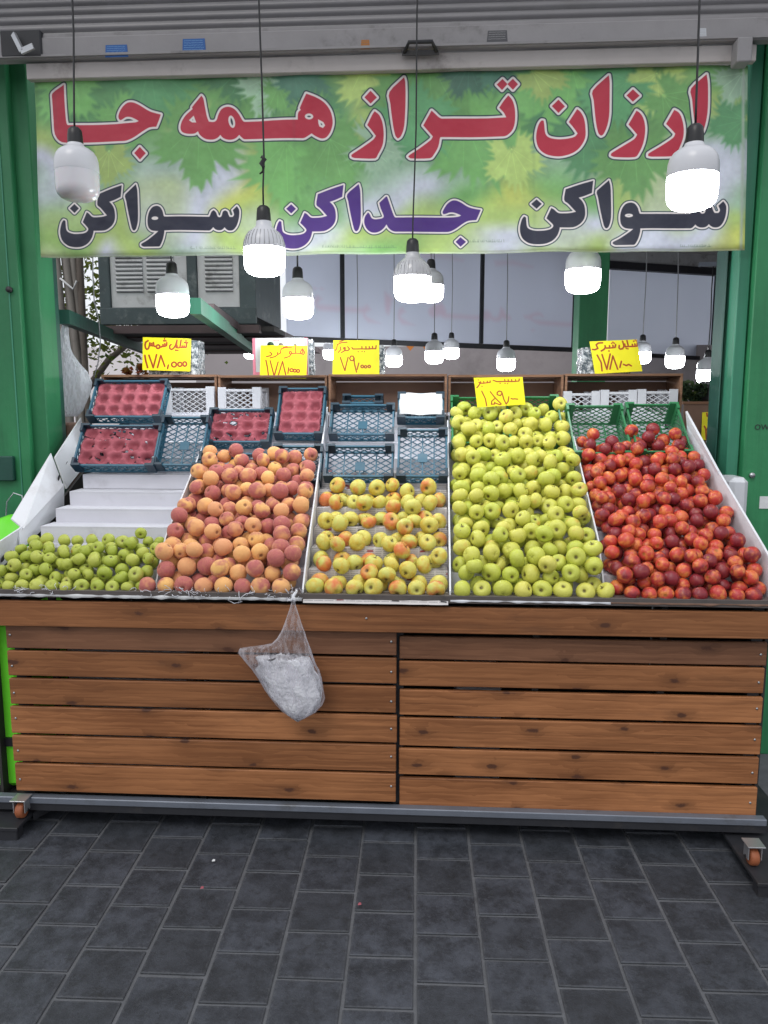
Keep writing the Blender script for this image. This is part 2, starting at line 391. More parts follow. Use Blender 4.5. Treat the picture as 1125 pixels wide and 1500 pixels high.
def leaf_outline(cx, cy, r, a, rng):
    """a jagged, lobed leaf like the maple and vine leaves printed on the cloth"""
    pts = []
    n = 84
    for i in range(n):
        t = i / n * 2 * np.pi
        lobe = .60 + .40 * abs(np.cos(2.5 * t)) ** .7
        if abs(t - np.pi) < .25: lobe *= .55
        q = lobe * (1 + .13 * ((i % 3) - 1)) * (1 + .05 * rng.standard_normal())
        pts.append((cx + r * q * np.cos(t + a), cy + r * q * np.sin(t + a)))
    return pts

def banner_art(W=2092, H=552):
    rng = np.random.default_rng(5)
    Hm = homog(BANNER_Q, [(0, 0), (W, 0), (W, H), (0, H)])
    S = W / 1043.0
    c = Canvas(W, H)
    rows = np.array(BG_ROWS, np.float32)
    ny, nx = rows.shape[:2]
    wx = (vnoise(W, H, 150, rng) - .5) * 1.5; wy = (vnoise(W, H, 130, rng) - .5) * 1.5
    gx = np.clip(np.linspace(0, nx - 1.001, W)[None, :] + wx, 0, nx - 1.001)
    gy = np.clip(np.linspace(0, ny - 1.001, H)[:, None] + wy, 0, ny - 1.001)
    xi = gx.astype(int); yi = gy.astype(int); fx = gx - xi; fy = gy - yi
    fx = (fx * fx * (3 - 2 * fx))[..., None]; fy = (fy * fy * (3 - 2 * fy))[..., None]
    c.a[:] = (rows[yi, xi] * (1 - fx) + rows[yi, xi + 1] * fx) * (1 - fy) + (rows[yi + 1, xi] * (1 - fx) + rows[yi + 1, xi + 1] * fx) * fy
    # leaves: big ones hang in from the top edge, some edges dip into the pale middle
    L = [(100,125,60,2.2,_g),(240,120,70,1.0,_G),(350,105,52,2.8,_G),(405,128,50,1.9,_m),(422,140,34,1.2,_g),(455,118,46,.6,_d),(430,235,72,1.55,_g),(300,205,70,1.6,_g),(500,225,60,1.3,_g),
         (555,110,60,1.2,_y),(640,120,95,1.5,_g),(700,200,80,1.2,_g),(690,110,40,2.0,_d),(745,100,44,1.1,_d),(840,130,90,1.7,_g),(880,200,70,.8,_G),(935,225,66,1.5,_g),(960,125,50,1.9,_y),(905,128,58,2.7,_G),
         (985,150,44,.7,_g),(1075,180,42,2.9,_G),(1080,120,40,2.1,_m),(620,180,60,.9,_G),(185,180,45,2.3,_g),(560,215,45,.3,_m),(800,110,42,.3,_y),(470,175,40,2.4,_g),(165,235,40,1.6,_y),(760,235,46,1.4,_y)]
    for x, y, r, a, col in L:
        o = leaf_outline(x, y, r, a, rng); p = hmap(Hm, o)
        k = .9 + .25 * rng.random()
        col2 = tuple(min(1, v * k) for v in col)
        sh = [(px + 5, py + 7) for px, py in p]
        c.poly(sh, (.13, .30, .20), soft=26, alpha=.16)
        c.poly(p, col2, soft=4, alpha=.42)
        for j in range(5):
            t = a + (j - 2) * .62
            v = hmap(Hm, [(x - .35 * r * np.cos(a), y - .35 * r * np.sin(a)), (x + .62 * r * np.cos(t), y + .62 * r * np.sin(t))])
            c.stroke(v, 1.6, tuple(min(1, q * 1.35) for q in col), alpha=.38, soft=2)
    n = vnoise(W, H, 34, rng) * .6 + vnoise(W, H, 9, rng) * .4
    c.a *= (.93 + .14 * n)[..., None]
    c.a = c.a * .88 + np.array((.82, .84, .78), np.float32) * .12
    # lettering: dark rim, cream rim, ink
    sd = []
    for ink, (ox, oy, s), pts, holes in WORDS:
        q = hmap(Hm, _loc(smooth(pts), ox, oy, s)); hs = [hmap(Hm, _loc(h, ox, oy, s)) for h in holes]
        sd.append((ink, oy, c.sdf(q, hs, 24)))
    for grow, layer in ((None, 0), (None, 1), (0, 2)):
        for ink, oy, (d, sl) in sd:
            g = (0, 0)
            w1, w2 = (3.3 * S, 5.0 * S) if oy == 100 else (2.7 * S, 4.1 * S)
            if layer == 0: c.blend(sl, .5 - (d - w2), INKY)
            if layer == 1: c.blend(sl, .5 - (d - w1), CREAM)
            if layer == 2: c.blend(sl, .5 - d, ink)
    # tiny faded line of the printer's print along the foot, and the pale sewn hems
    for x0, x1, y in ((288, 352, 364), (483, 590, 362), (694, 748, 353), (1000, 1040, 360)):
        x = x0
        while x < x1:
            h = rng.uniform(1.5, 4.5); w = rng.uniform(1.2, 3.2)
            if rng.random() < .8:
                c.stroke(hmap(Hm, [(x, y - h / 2), (x + rng.uniform(-1, 1), y + h / 2)]), 1.2, (.33, .42, .36), alpha=.5)
            if rng.random() < .7:
                c.stroke(hmap(Hm, [(x, y + 1.5), (x + w, y + 1.5)]), 1.4, (.33, .42, .36), alpha=.5)
            x += w
    c.stroke([(0, H - 9), (W, H - 7)], 2, (.55, .62, .45), alpha=.5, soft=3)
    c.stroke([(0, H - 2), (W, H - 2)], 5, (.80, .84, .78), alpha=.55, soft=3)
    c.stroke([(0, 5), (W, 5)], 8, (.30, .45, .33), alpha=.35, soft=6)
    c.stroke([(W - 12, 0), (W - 10, H)], 12, (.66, .72, .66), alpha=.35, soft=3)
    for fx_, k in ((.375, .10), (.71, .12), (.03, .10), (.55, .06)):
        c.stroke([(W * fx_, 0), (W * fx_ + 6, H)], 6, (.3, .4, .35), alpha=k, soft=9)
    c.a += rng.standard_normal(c.a.shape).astype(np.float32) * .008
    return np.clip(c.a, 0, 1)

INK = (.56, .20, .02)
def _ring(cx, cy, r, q=1.0): return [(cx + r * q * np.cos(t), cy + r * np.sin(t)) for t in np.linspace(0, 2 * np.pi, 12)]
CARDS = [  # quad in its own crop, crop origin, strokes, pen width
 dict(q=[(105,100),(900,125),(885,665),(95,640)], o=(200,485,.08889), w=26, s=[
  [(790,188),(845,190)],[(815,158)],[(825,205),(822,262),(798,275),(785,245)],[(787,262),(765,274),(755,245)],[(755,262),(735,274),(715,262),(735,150)],[(715,262),(700,275),(680,275),(668,240)],
  [(680,272),(655,270),(668,150)],[(668,150),(640,240),(610,285),(575,305),(548,285),(545,245),(570,222)],[(640,315),(655,318)],[(680,320)],
  [(460,128)],[(445,160),(485,160)],[(500,190),(495,235),(475,250),(465,210)],[(470,245),(450,255),(435,225)],[(440,245),(400,265),(385,262)],_ring(355,258,30),[(328,255),(290,250),(278,190)],[(285,235),(262,245),(250,205)],[(255,235),(232,240),(220,195)],
  [(220,195),(212,240),(195,290),(168,302),(148,280),(140,230),(150,185),(190,158)],
  [(138,400),(152,490),(182,600)],[(205,400),(275,602),(330,390)],[(345,600),(400,402),(465,580)],[(525,560),(512,615)],_ring(618,552,40),_ring(715,548,34),_ring(795,543,36,.85)]),
 dict(q=[(190,235),(960,240),(940,785),(175,775)], o=(365,485,.08889), w=20, s=[
  [(880,290),(915,350),(900,385),(860,378),(840,340),(870,300),(885,350),(860,372)],[(860,372),(765,365),(768,240)],[(765,368),(700,372),(695,345),(672,332),(655,362),(682,385),(695,372),(660,420),(580,445)],
  [(700,275),(600,272),(525,295),(515,360)],[(625,252),(560,270)],[(460,350),(468,388),(425,422),(345,442)],[(468,388),(515,360)],[(340,345),(375,378),(352,405),(285,422)],
  [(275,480),(300,600),(318,755)],[(345,490),(410,745),(475,510)],[(475,740),(548,500),(600,715)],[(650,605),(638,695)],_ring(697,645,26),_ring(750,652,24),_ring(805,657,24)]),
 dict(q=[(150,125),(905,120),(910,685),(135,680)], o=(475,495,.08889), w=18, s=[
  [(855,210),(850,258),(800,258),(795,222)],[(800,258),(750,262),(742,225)],[(745,262),(692,265),(687,225)],[(690,265),(625,262),(620,225)],[(625,262),(470,264),(455,240)],[(560,310)],[(625,302)],[(665,308)],
  [(385,225),(415,265),(390,290),(350,290)],[(345,262),(318,262),(322,238),(345,240),(345,270),(325,300),(280,322)],[(265,230),(275,270),(230,320)],[(375,152),(290,160),(215,190),(205,260),(175,290)],[(310,125),(250,150)],
  [(265,400),(340,620),(395,400)],[(495,430),(478,382),(440,380),(420,420),(440,455),(480,455),(495,410),(497,500),(530,645)],[(570,495),(540,600)],_ring(625,552,22),_ring(680,557,20),_ring(740,552,20)]),
 dict(q=[(100,150),(905,135),(955,590),(160,640)], o=(685,540,.08889), w=18, s=[
  [(855,170),(850,202),(800,205),(795,180)],[(800,205),(740,208),(735,178)],[(740,208),(685,210),(680,180)],[(685,208),(630,208),(625,178)],[(630,208),(500,212),(435,190)],[(550,238)],[(630,238)],[(670,242)],
  [(385,200),(385,225),(340,230),(335,205)],[(340,230),(280,238),(275,212)],[(280,238),(225,240),(220,215)],[(225,240),(190,225)],[(215,235),(190,275),(155,315)],[(180,187)],[(245,290)],
  [(240,370),(300,490),(325,610)],[(385,375),(470,480),(570,580),(545,592),(460,560)],[(455,490),(410,530),(405,585),(455,582),(460,550)],[(500,420),(500,385),(530,362),(565,368),(582,395),(552,440),(500,420)],[(582,395),(610,500),(650,582),(680,540),(692,460)],[(730,490),(755,500),(785,495),(830,502)]]),
 dict(q=[(150,165),(930,130),(1020,655),(240,700)], o=(850,490,.08889), w=24, s=[
  [(905,138)],[(880,160)],[(925,158)],[(940,190),(935,238),(905,245),(898,205)],[(900,242),(862,245),(858,212)],[(860,245),(795,245),(770,150)],[(795,245),(740,250),(733,205)],[(700,160),(722,240),(700,280),(662,290),(640,270),(645,230)],[(760,278)],[(785,283)],
  [(540,178)],[(520,195)],[(560,192)],[(585,215),(575,260),(545,265),(540,228)],[(545,265),(490,270),(485,235)],[(490,270),(420,272),(410,235)],[(415,262),(395,292),(348,320)],[(475,320)],[(370,185),(300,190),(262,220),(290,278),(240,300),(200,295)],
  [(280,390),(345,510),(360,645)],[(360,380),(440,620),(495,370)],[(490,620),(540,400),(620,620)],[(680,490),(655,590)],[(715,540),(760,560),(800,542),(840,565)]]),
 dict(q=[(305,585),(700,560),(700,900),(295,905)], o=(990,530,.1266), w=16, s=[
  [(355,595),(360,628)],[(520,640),(500,660),(455,655),(430,682),(380,655),(420,640)],[(370,672)],[(395,655)],[(330,745),(350,790),(385,745)],[(345,780),(350,892)],[(405,750),(435,800),(445,850),(385,892),(375,850),(405,750)],[(500,760),(520,890)],[(560,840),(590,845)],[(620,840),(650,845)]]),
]
def card_art(k, W=440):
    c0 = CARDS[k]; q = c0['q']
    asp = np.hypot(q[3][0] - q[0][0], q[3][1] - q[0][1]) / np.hypot(q[1][0] - q[0][0], q[1][1] - q[0][1])
    H = int(W * asp)
    Hm = homog(q, [(0, 0), (W, 0), (W, H), (0, H)]); sc = W / abs(q[1][0] - q[0][0])
    rng = np.random.default_rng(70 + k)
    c = Canvas(W, H, (.93, .88, .02))
    c.a *= (.97 + .05 * vnoise(W, H, 60, rng))[..., None]
    for s in c0['s']:
        p = hmap(Hm, s); w = c0['w'] * sc
        c.stroke(p, w * 1.25, (.80, .42, .02), alpha=.7, soft=2.5)
        for _ in range(2):
            c.stroke([(x + rng.normal() * .6, y + rng.normal() * .6) for x, y in p], w * .72, INK, alpha=.8, soft=1.6)
    return np.clip(c.a, 0, 1)
# ---------------------------------------------------------------- the materials of the place
M = {}
M['mortar'] = plain('mortar', (.115, .12, .132, 1), .9, .22, 14, .006, dirt=((.05, .05, .055, 1), .6))
def paver_mat():
    m = NT('dark paver'); co = m.coord(); r = m.rand(); w = m.math('MULTIPLY', r, 91.0)
    r2 = m.math('FRACT', m.math('MULTIPLY', r, 7.7))
    n = m.noise(co, 11, 7, .72, w); n2 = m.noise(co, 75, 5, .75, w); n3 = m.noise(co, 240, 3, .7, w)
    c = m.mix(m.sstep(n, .36, .66), (.020, .023, .030, 1), (.066, .074, .094, 1))
    c = m.mix(m.math('MULTIPLY', m.sstep(n2, .50, .72), .55), c, (.085, .092, .105, 1))
    c = m.mix(m.math('MULTIPLY', m.sstep(n3, .55, .75), .35), c, (.11, .115, .125, 1))
    c = m.mix(m.math('MULTIPLY', r2, .55), c, (.022, .025, .030, 1))
    st = m.sstep(m.noise(co, 14, 7, .85, m.math('MULTIPLY', r, 33.0)), .53, .64)
    c = m.mix(m.math('MULTIPLY', st, .6), c, (.012, .013, .014, 1))
    g = m.coord('Generated'); gs = m.n('ShaderNodeSeparateXYZ', {0: g})
    ex = m.math('MAXIMUM', m.math('ABSOLUTE', m.math('SUBTRACT', gs.outputs[0], .5)), m.math('ABSOLUTE', m.math('SUBTRACT', gs.outputs[1], .5)))
    edge = m.sstep(m.math('ADD', ex, m.math('MULTIPLY', m.math('SUBTRACT', n2, .5), .16)), .455, .50)
    c = m.mix(m.math('MULTIPLY', edge, .38), c, (.095, .10, .11, 1))
    m.bsdf(c, m.math('ADD', .42, m.math('MULTIPLY', n2, .45)), m.bump(m.math('ADD', n, m.math('ADD', n2, m.math('MULTIPLY', n3, .5))), .8, .0035), **{'Specular_IOR_Level': .45})
    return m.mat
M['paver'] = paver_mat()
def paving_far():
    m = NT('paving beyond'); co = m.coord()
    b = m.n('ShaderNodeTexBrick', {'Vector': co, 'Color1': (.028, .030, .035, 1), 'Color2': (.04, .043, .05, 1), 'Mortar': (.09, .09, .095, 1), 'Scale': 1.0, 'Mortar Size': .012, 'Brick Width': .2, 'Row Height': .2})
    m.bsdf(b.outputs[0], .8); return m.mat
M['paving_far'] = paving_far()
M['plank'] = wood('stained pine', srgb(.50, .315, .19), srgb(.69, .465, .30))
M['plank_dark'] = wood('weathered pine', srgb(.42, .28, .20), srgb(.57, .40, .295))
M['boxwood'] = wood('raw box wood', srgb(.47, .34, .26), srgb(.63, .48, .38), rough=.7)
M['boxply'] = plain('brown box ply', (.20, .115, .08, 1), .75, .12, 7, .001)
M['trim'] = plain('grey brown metal trim', (.10, .085, .08, 1), .5, .15, 9, .001, dirt=((.03, .03, .03, 1), .6))
M['galv'] = plain('bare steel tube', (.17, .19, .23, 1), .5, .12, 11, .001, dirt=((.10, .10, .10, 1), .8), metallic=.35)
M['blacksteel'] = plain('black steel', (.02, .021, .026, 1), .55, .2, 12, .001, dirt=((.07, .06, .05, 1), .5))
M['dark'] = plain('dark board', (.03, .028, .027, 1), .8, .2, 8)
def painted(name, a, b, chip=(.05, .06, .06, 1), rough=.42):
    m = NT(name); co = m.coord(); r = m.rand(); w = m.math('MULTIPLY', r, 19.0)
    n = m.noise(m.map(co, (1, 1, .35)), 3.2, 5, .6, w)
    c = m.mix(m.sstep(n, .3, .7), a, b)
    streak = m.noise(m.map(co, (22, 22, 1.1)), 1.0, 4, .6, w)
    c = m.mix(m.math('MULTIPLY', m.sstep(streak, .5, .75), .35), c, tuple(v * .55 for v in a[:3]) + (1,))
    ch = m.sstep(m.noise(co, 24, 7, .8, w), .655, .69)
    c = m.mix(m.math('MULTIPLY', ch, .8), c, chip)
    ru = m.sstep(m.noise(co, 7, 6, .7, m.math('MULTIPLY', r, 7.0)), .66, .72)
    c = m.mix(m.math('MULTIPLY', ru, .25), c, (.10, .08, .06, 1))
    m.bsdf(c, m.math('ADD', rough, m.math('MULTIPLY', n, .2)), m.bump(m.noise(co, 26, 5, .6, w), .45, .004)); return m.mat
M['green'] = painted('green enamel', (.018, .155, .062, 1), (.034, .25, .098, 1))
M['greendark'] = painted('dark green enamel', (.010, .055, .045, 1), (.018, .10, .070, 1))
M['greenlight'] = painted('worn green enamel', (.03, .19, .11, 1), (.06, .27, .17, 1))
M['galvwall'] = plain('grey painted shutter steel', (.27, .26, .27, 1), .45, .12, 6, .002, dirt=((.07, .065, .06, 1), .75))
M['shutter'] = plain('grey shutter slats', (.20, .195, .205, 1), .38, .12, 3, .001, dirt=((.12, .115, .11, 1), .5))
M['cream'] = plain('cream rail', (.42, .39, .38, 1), .55, .1, 6, .002, dirt=((.12, .10, .09, 1), .8))
M['rustwhite'] = plain('flaking white paint', (.48, .49, .50, 1), .6, .12, 9, .002, dirt=((.10, .09, .08, 1), .85))
M['coolerdark'] = plain('weathered blue grey steel', (.045, .065, .07, 1), .6, .2, 9, .003, dirt=((.25, .27, .27, 1), .6))
M['brownsteel'] = plain('brown primer', (.075, .05, .052, 1), .65, .18, 8, .002, dirt=((.02, .02, .02, 1), .6))
M['plaster'] = plain('grey mauve plaster', (.40, .36, .37, 1), .9, .08, 1.4, .006, dirt=((.20, .18, .18, 1), .6))
M['ceiling'] = plain('stained ceiling', (.55, .54, .55, 1), .9, .08, 1.5, .004, dirt=((.2, .19, .19, 1), .7))
M['board'] = plain('white coated board', (.70, .71, .75, 1), .55, .05, 5, .002, dirt=((.42, .40, .39, 1), .55))
M['stepboard'] = plain('white step board', (.58, .58, .63, 1), .6, .08, 4, .003, dirt=((.26, .25, .26, 1), .7))
M['hole'] = plain('painted hole shade', (.03, .03, .035, 1), .9)  # dark colour that paints the shade seen inside a hand hole
M['teal'] = plain('teal crate plastic', (.020, .105, .165, 1), .38, .12, 10, 0, dirt=((.10, .15, .18, 1), .5))
M['tealdark'] = plain('navy crate plastic', (.010, .033, .055, 1), .42, .1, 10)
M['greencrate'] = plain('green crate plastic', (.035, .19, .075, 1), .38, .1, 10, 0, dirt=((.10, .26, .14, 1), .4))
M['whitecrate'] = plain('white crate plastic', (.55, .55, .58, 1), .45, .06, 10)
M['pulp'] = plain('red moulded pulp', (.36, .09, .115, 1), .9, .12, 14, .004, dirt=((.17, .03, .045, 1), .5))
M['blackplastic'] = plain('black plastic', (.012, .012, .014, 1), .4, .1, 20)
M['greycord'] = plain('grey cord', (.32, .32, .34, 1), .6, .1)
M['lime'] = plain('lime green plastic', (.16, .75, .03, 1), .45, .08, 3, .01)
M['whitelamp'] = plain('white lamp housing', (.62, .63, .67, 1), .3, .03)
M['clearlamp'] = plain('cloudy ribbed lamp housing', (.42, .42, .44, 1), .15, .12, 30)
M['silver'] = plain('steel', (.45, .46, .48, 1), .35, .1, 20, 0, metallic=.7)
M['orange'] = plain('orange wheel rubber', (.30, .09, .035, 1), .6, .15, 20)
M['paper'] = plain('white paper', (.66, .67, .68, 1), .8, .05, 6, .01)
M['orangecloth'] = plain('orange fabric', (.75, .25, .05, 1), .8, .05, 6)
def lampglow(name, s):
    m = NT(name)
    e = m.n('ShaderNodeEmission', {'Color': (.93, .97, 1, 1), 'Strength': s}); m.surf(e.outputs[0]); return m.mat
M['glow'] = lampglow('lit lamp diffuser', 42.0)
m_ = NT('unlit lamp diffuser'); m_.bsdf((.66, .65, .69, 1), .22, None, **{'Subsurface_Weight': .2, 'Coat_Weight': .3}); M['opal'] = m_.mat
def film(name, col, amount, rough=.25, base=.12, tlw=.35):
    m = NT(name); co = m.coord()
    tr = m.n('ShaderNodeBsdfTransparent', {'Color': (.99, .99, .99, 1)})
    p = m.n('ShaderNodeBsdfPrincipled', {'Base Color': col, 'Roughness': rough, 'Specular IOR Level': .7})
    m.set(p.inputs['Normal'], m.bump(m.noise(m.map(co, (1, 1, .3)), 70, 4, .6), .6, .01))
    tl = m.n('ShaderNodeBsdfTranslucent', {'Color': col})
    a = m.n('ShaderNodeMixShader', {0: tlw, 1: p.outputs[0], 2: tl.outputs[0]})
    lw = m.n('ShaderNodeLayerWeight', {'Blend': .35})
    f = m.math('ADD', m.math('MULTIPLY', m.sstep(m.noise(m.map(co, (1, 1, .25)), 55, 4, .65), .40, .68), amount), m.math('ADD', amount * base, m.math('MULTIPLY', lw.outputs['Facing'], .42)), clamp=True)
    mx = m.n('ShaderNodeMixShader', {0: f, 1: tr.outputs[0], 2: a.outputs[0]}); m.surf(mx.outputs[0]); return m.mat
M['film'] = film('clear plastic film', (.88, .86, .92, 1), .36, base=.06, tlw=.5)
M['filmmilky'] = film('milky plastic film', (.86, .88, .92, 1), .85, base=.6, tlw=.6)
M['crumple'] = plain('crumpled white plastic', (.84, .85, .90, 1), .35, .05, 20, .02)
def crumpled():
    m = NT('crumpled white plastic'); co = m.coord(); n = m.noise(co, 32, 5, .65)
    nb = m.bump(n, .9, .02)
    d = m.n('ShaderNodeBsdfPrincipled', {'Base Color': (.88, .89, .94, 1), 'Roughness': .35, 'Normal': nb}); t = m.n('ShaderNodeBsdfTranslucent', {'Color': (.86, .88, .95, 1)})
    m.surf(m.n('ShaderNodeMixShader', {0: .3, 1: d.outputs[0], 2: t.outputs[0]}).outputs[0]); return m.mat
M['crumple'] = crumpled()
def wrap():
    m = NT('crinkled clear wrap over carton'); co = m.coord()
    n = m.noise(co, 55, 5, .7, m.math('MULTIPLY', m.rand(), 9.0))
    c = m.mix(m.sstep(n, .42, .62), (.10, .13, .15, 1), (.78, .80, .82, 1))
    m.bsdf(c, .18, m.bump(n, .9, .02)); return m.mat
M['wrap'] = wrap()
def leafmat(name, a, b):
    m = NT(name); g = m.n('ShaderNodeNewGeometry')
    c = m.mix(g.outputs['Random Per Island'], a, b)
    d = m.n('ShaderNodeBsdfDiffuse', {'Color': c}); t = m.n('ShaderNodeBsdfTranslucent', {'Color': m.mix(.4, c, (.25, .30, .04, 1))})
    mx = m.n('ShaderNodeMixShader', {0: .4, 1: d.outputs[0], 2: t.outputs[0]}); m.surf(mx.outputs[0]); return m.mat
M['leaf'] = leafmat('tree leaves', (.03, .06, .02, 1), (.13, .15, .04, 1))
M['redleaf'] = leafmat('red leaves', (.16, .03, .02, 1), (.28, .07, .04, 1))
M['herb'] = leafmat('dark herbs', (.02, .045, .03, 1), (.07, .11, .07, 1))
M['bark'] = plain('grey bark', (.12, .10, .085, 1), .9, .2, 12, .01)
M['reed'] = plain('grey weathered poles', (.24, .22, .20, 1), .8, .15, 5, .004, dirt=((.08, .06, .05, 1), .6))

def fruit(name, a, b, blush, b_lo, b_hi, b_amt, speck=None, rough=.34, cavity=(.10, .07, .02, 1), fuzz=0, third=None, coat=0.0):
    m = NT(name); g = m.coord('Generated'); r = m.rand(); w = m.math('MULTIPLY', r, 143.0)
    r2 = m.math('FRACT', m.math('MULTIPLY', r, 57.31)); r3 = m.math('FRACT', m.math('MULTIPLY', r, 913.7))
    c = m.mix(r2, a, b)
    n1 = m.noise(g, 1.5, 2, .5, w)
    if third: c = m.mix(m.sstep(m.noise(g, 2.1, 3, .6, m.math('MULTIPLY', r, 77.0)), .42, .68), c, third)
    sh = m.math('MULTIPLY', m.math('SUBTRACT', r3, .5), b_amt)
    bl = m.sstep(m.math('ADD', n1, sh), b_lo, b_hi)
    st = m.noise(m.map(g, (9, 9, 1.2)), 1.0, 3, .6, w)
    bl = m.math('MULTIPLY', bl, m.math('ADD', .62, m.math('MULTIPLY', st, .6)), clamp=True)
    c = m.mix(bl, c, blush)
    if speck:
        v = m.n('ShaderNodeTexVoronoi', {'Vector': g, 'Scale': 17.0, 'Randomness': 1.0})
        sp = m.math('SUBTRACT', 1.0, m.sstep(v.outputs['Distance'], .10, .20))
        c = m.mix(m.math('MULTIPLY', sp, .5), c, speck)
        br = m.sstep(m.noise(g, 4.5, 5, .75, m.math('MULTIPLY', r, 31.0)), .63, .70)
        c = m.mix(m.math('MULTIPLY', br, .65), c, (.16, .085, .025, 1))
    s = m.n('ShaderNodeSeparateXYZ', {0: g})
    dx = m.math('SUBTRACT', s.outputs[0], .5); dy = m.math('SUBTRACT', s.outputs[1], .5)
    rad = m.math('SQRT', m.math('ADD', m.math('MULTIPLY', dx, dx), m.math('MULTIPLY', dy, dy)))
    rad = m.math('ADD', rad, m.math('MULTIPLY', m.math('SUBTRACT', m.noise(g, 12, 3, .6, w), .5), .07))
    cv = m.math('MULTIPLY', m.math('SUBTRACT', 1.0, m.sstep(rad, .05, .15)), m.math('GREATER_THAN', s.outputs[2], .5))
    c = m.mix(m.math('MULTIPLY', cv, .8), c, cavity)
    nb = m.bump(m.noise(g, 5, 4, .6, w), .25, .01)
    kw = {'Specular_IOR_Level': .38}
    if fuzz: kw.update({'Sheen_Weight': fuzz, 'Sheen_Roughness': .5, 'Sheen_Tint': (.95, .8, .72, 1), 'Specular_IOR_Level': .2})
    if coat: kw['Coat_Weight'] = coat; kw['Coat_Roughness'] = .25
    kw['Subsurface_Weight'] = 0.0
    m.bsdf(c, m.math('ADD', rough, m.math('MULTIPLY', n1, .15)), nb, **kw); return m.mat
M['goldapple'] = fruit('yellow green apple skin', (.50, .56, .080, 1), (.64, .60, .12, 1), (.66, .30, .06, 1), .66, .92, .20, speck=(.62, .60, .16, 1), rough=.3)
M['smallapple'] = fruit('small green apple skin', (.35, .42, .055, 1), (.48, .51, .10, 1), (.34, .10, .03, 1), .70, .88, .22, speck=(.45, .48, .14, 1), rough=.36)
M['twotone'] = fruit('two tone apple skin', (.68, .60, .13, 1), (.56, .58, .14, 1), (.66, .17, .06, 1), .56, .84, .55, speck=(.62, .55, .16, 1), rough=.32, third=(.62, .44, .06, 1))
M['peach'] = fruit('peach skin', (.82, .47, .16, 1), (.70, .32, .16, 1), (.43, .12, .12, 1), .37, .63, .50, rough=.65, cavity=(.16, .05, .03, 1), fuzz=.22)
M['nectarine'] = fruit('nectarine skin', (.58, .062, .042, 1), (.42, .034, .036, 1), (.20, .018, .030, 1), .48, .68, .6, rough=.3, cavity=(.35, .14, .03, 1), third=(.74, .24, .06, 1), coat=.15)
M['stem'] = plain('dry stem', (.06, .035, .015, 1), .8)
# ================================================================ THE SETTING
rnd = random.Random(11)
# ---- pavement: a mortar bed with single pavers on it, and plain paving beyond
ca_, sa_ = math.cos(R(1.02)), math.sin(R(1.02))
def rotp(x, y): return (x * ca_ - y * sa_, x * sa_ + y * ca_)
X0p = at_z(608, 1500, 0); X1p = at_z(718.5, 1500, 0)
PW = round(abs(X1p.x - X0p.x), 3)
ground = MB().box((-2.6, -1.6, -.06), (2.6, 1.5, 0)).build('ground', M['mortar']); tag(ground, kind='structure')
g2 = MB()
for lo, hi in (((-300, -300), (-2.6, 350)), ((2.6, -300), (300, 350)), ((-2.6, -300), (2.6, -1.6)), ((-2.6, 1.5), (2.6, 350))):
    g2.box((lo[0], lo[1], -.06), (hi[0], hi[1], .004))
tag(g2.build('pavement', M['paving_far']), kind='structure')
pv = []
for k in range(5):
    b = MB(); g = .0055; h = PW / 2 - g; j = lambda: rnd.uniform(-.0015, .0015)
    P = [(-h + j(), -h + j()), (h + j(), -h + j()), (h + j(), h + j()), (-h + j(), h + j())]
    ins = [(x * .972, y * .972) for x, y in P]
    v = [(x, y, 0) for x, y in P] + [(x, y, .003) for x, y in P] + [(x, y, .0048) for x, y in ins]
    f = [(0, 1, 5, 4), (1, 2, 6, 5), (2, 3, 7, 6), (3, 0, 4, 7), (4, 5, 9, 8), (5, 6, 10, 9), (6, 7, 11, 10), (7, 4, 8, 11), (8, 9, 10, 11)]
    b.add(v, f); pv.append(b.mesh('paver', M['paver']))
ph = at_z(700, 1446, 0)
for ci in range(-8, 9):
    for ri in range(-9, 6):
        cx = (ci + .5) * PW; cy = (ri + (.5 if ci % 2 == 0 else 0.0)) * PW
        x, y = rotp(cx, cy); x += X0p.x + (0 - X0p.y) * 0; y += 0
        wx = X0p.x + x + sa_ * (X0p.y); wy = ph.y + y
        wx = X0p.x + (cx * ca_ - (wy - X0p.y) * math.tan(R(1.02)))
        if not (-1.5 < wy < 1.4 and abs(wx) < 2.4): continue
        o = link('paver', pv[rnd.randrange(5)], ground, (wx, wy, .001 + rnd.uniform(-.0008, .0012)),
                 (rnd.uniform(-.004, .004), rnd.uniform(-.004, .004), R(1.02) + rnd.choice([0, R(90), R(180), R(270)])))

# ---- shop opening: posts left and right
def steel_post(label, cols, side):
    t = tag(empty('steel_post', (at(cols[0][0], 500, .85).x, .9, 0)), label, 'post', 'steel posts of the shop opening')
    ox = t.location.x; last = 0
    for a, b, Yf, Yb, mat, nm in cols:
        xa, xb = at(a, 500, Yb if nm == 'door_jamb' and side > 0 else Yf).x, at(b, 500, Yb if nm == 'door_jamb' and side < 0 else Yf).x
        if nm == 'door_jamb': xa, xb = (min(xa, last - .02) if side > 0 else xa), (max(xb, last + .02) if side < 0 else xb)
        last = xa if side > 0 else xb
        MB().box((xa - ox, Yf - .9, 0), (xb - ox, Yb - .9, 3.45)).build(nm, M[mat], t, bevel=.004)
    return t, ox
lp, lx = steel_post('green steel post at the left of the shop opening, with a lock box',
   [(-70, 33, .80, 1.0, 'green', 'column'), (33, 37.5, .92, .99, 'blacksteel', 'gap_channel'), (37.5, 62, .84, .99, 'green', 'guide_rail'),
    (62, 65, .93, .985, 'blacksteel', 'gap_channel'), (65, 82, .95, 1.06, 'greendark', 'door_jamb')], -1)
pa = at(-12, 668, .79); pb = at(23, 704, .79)
MB().box((pa.x - lx, -.13, pb.z), (pb.x - lx, -.10, pa.z)).build('lock_box', M['greendark'], lp, bevel=.004)
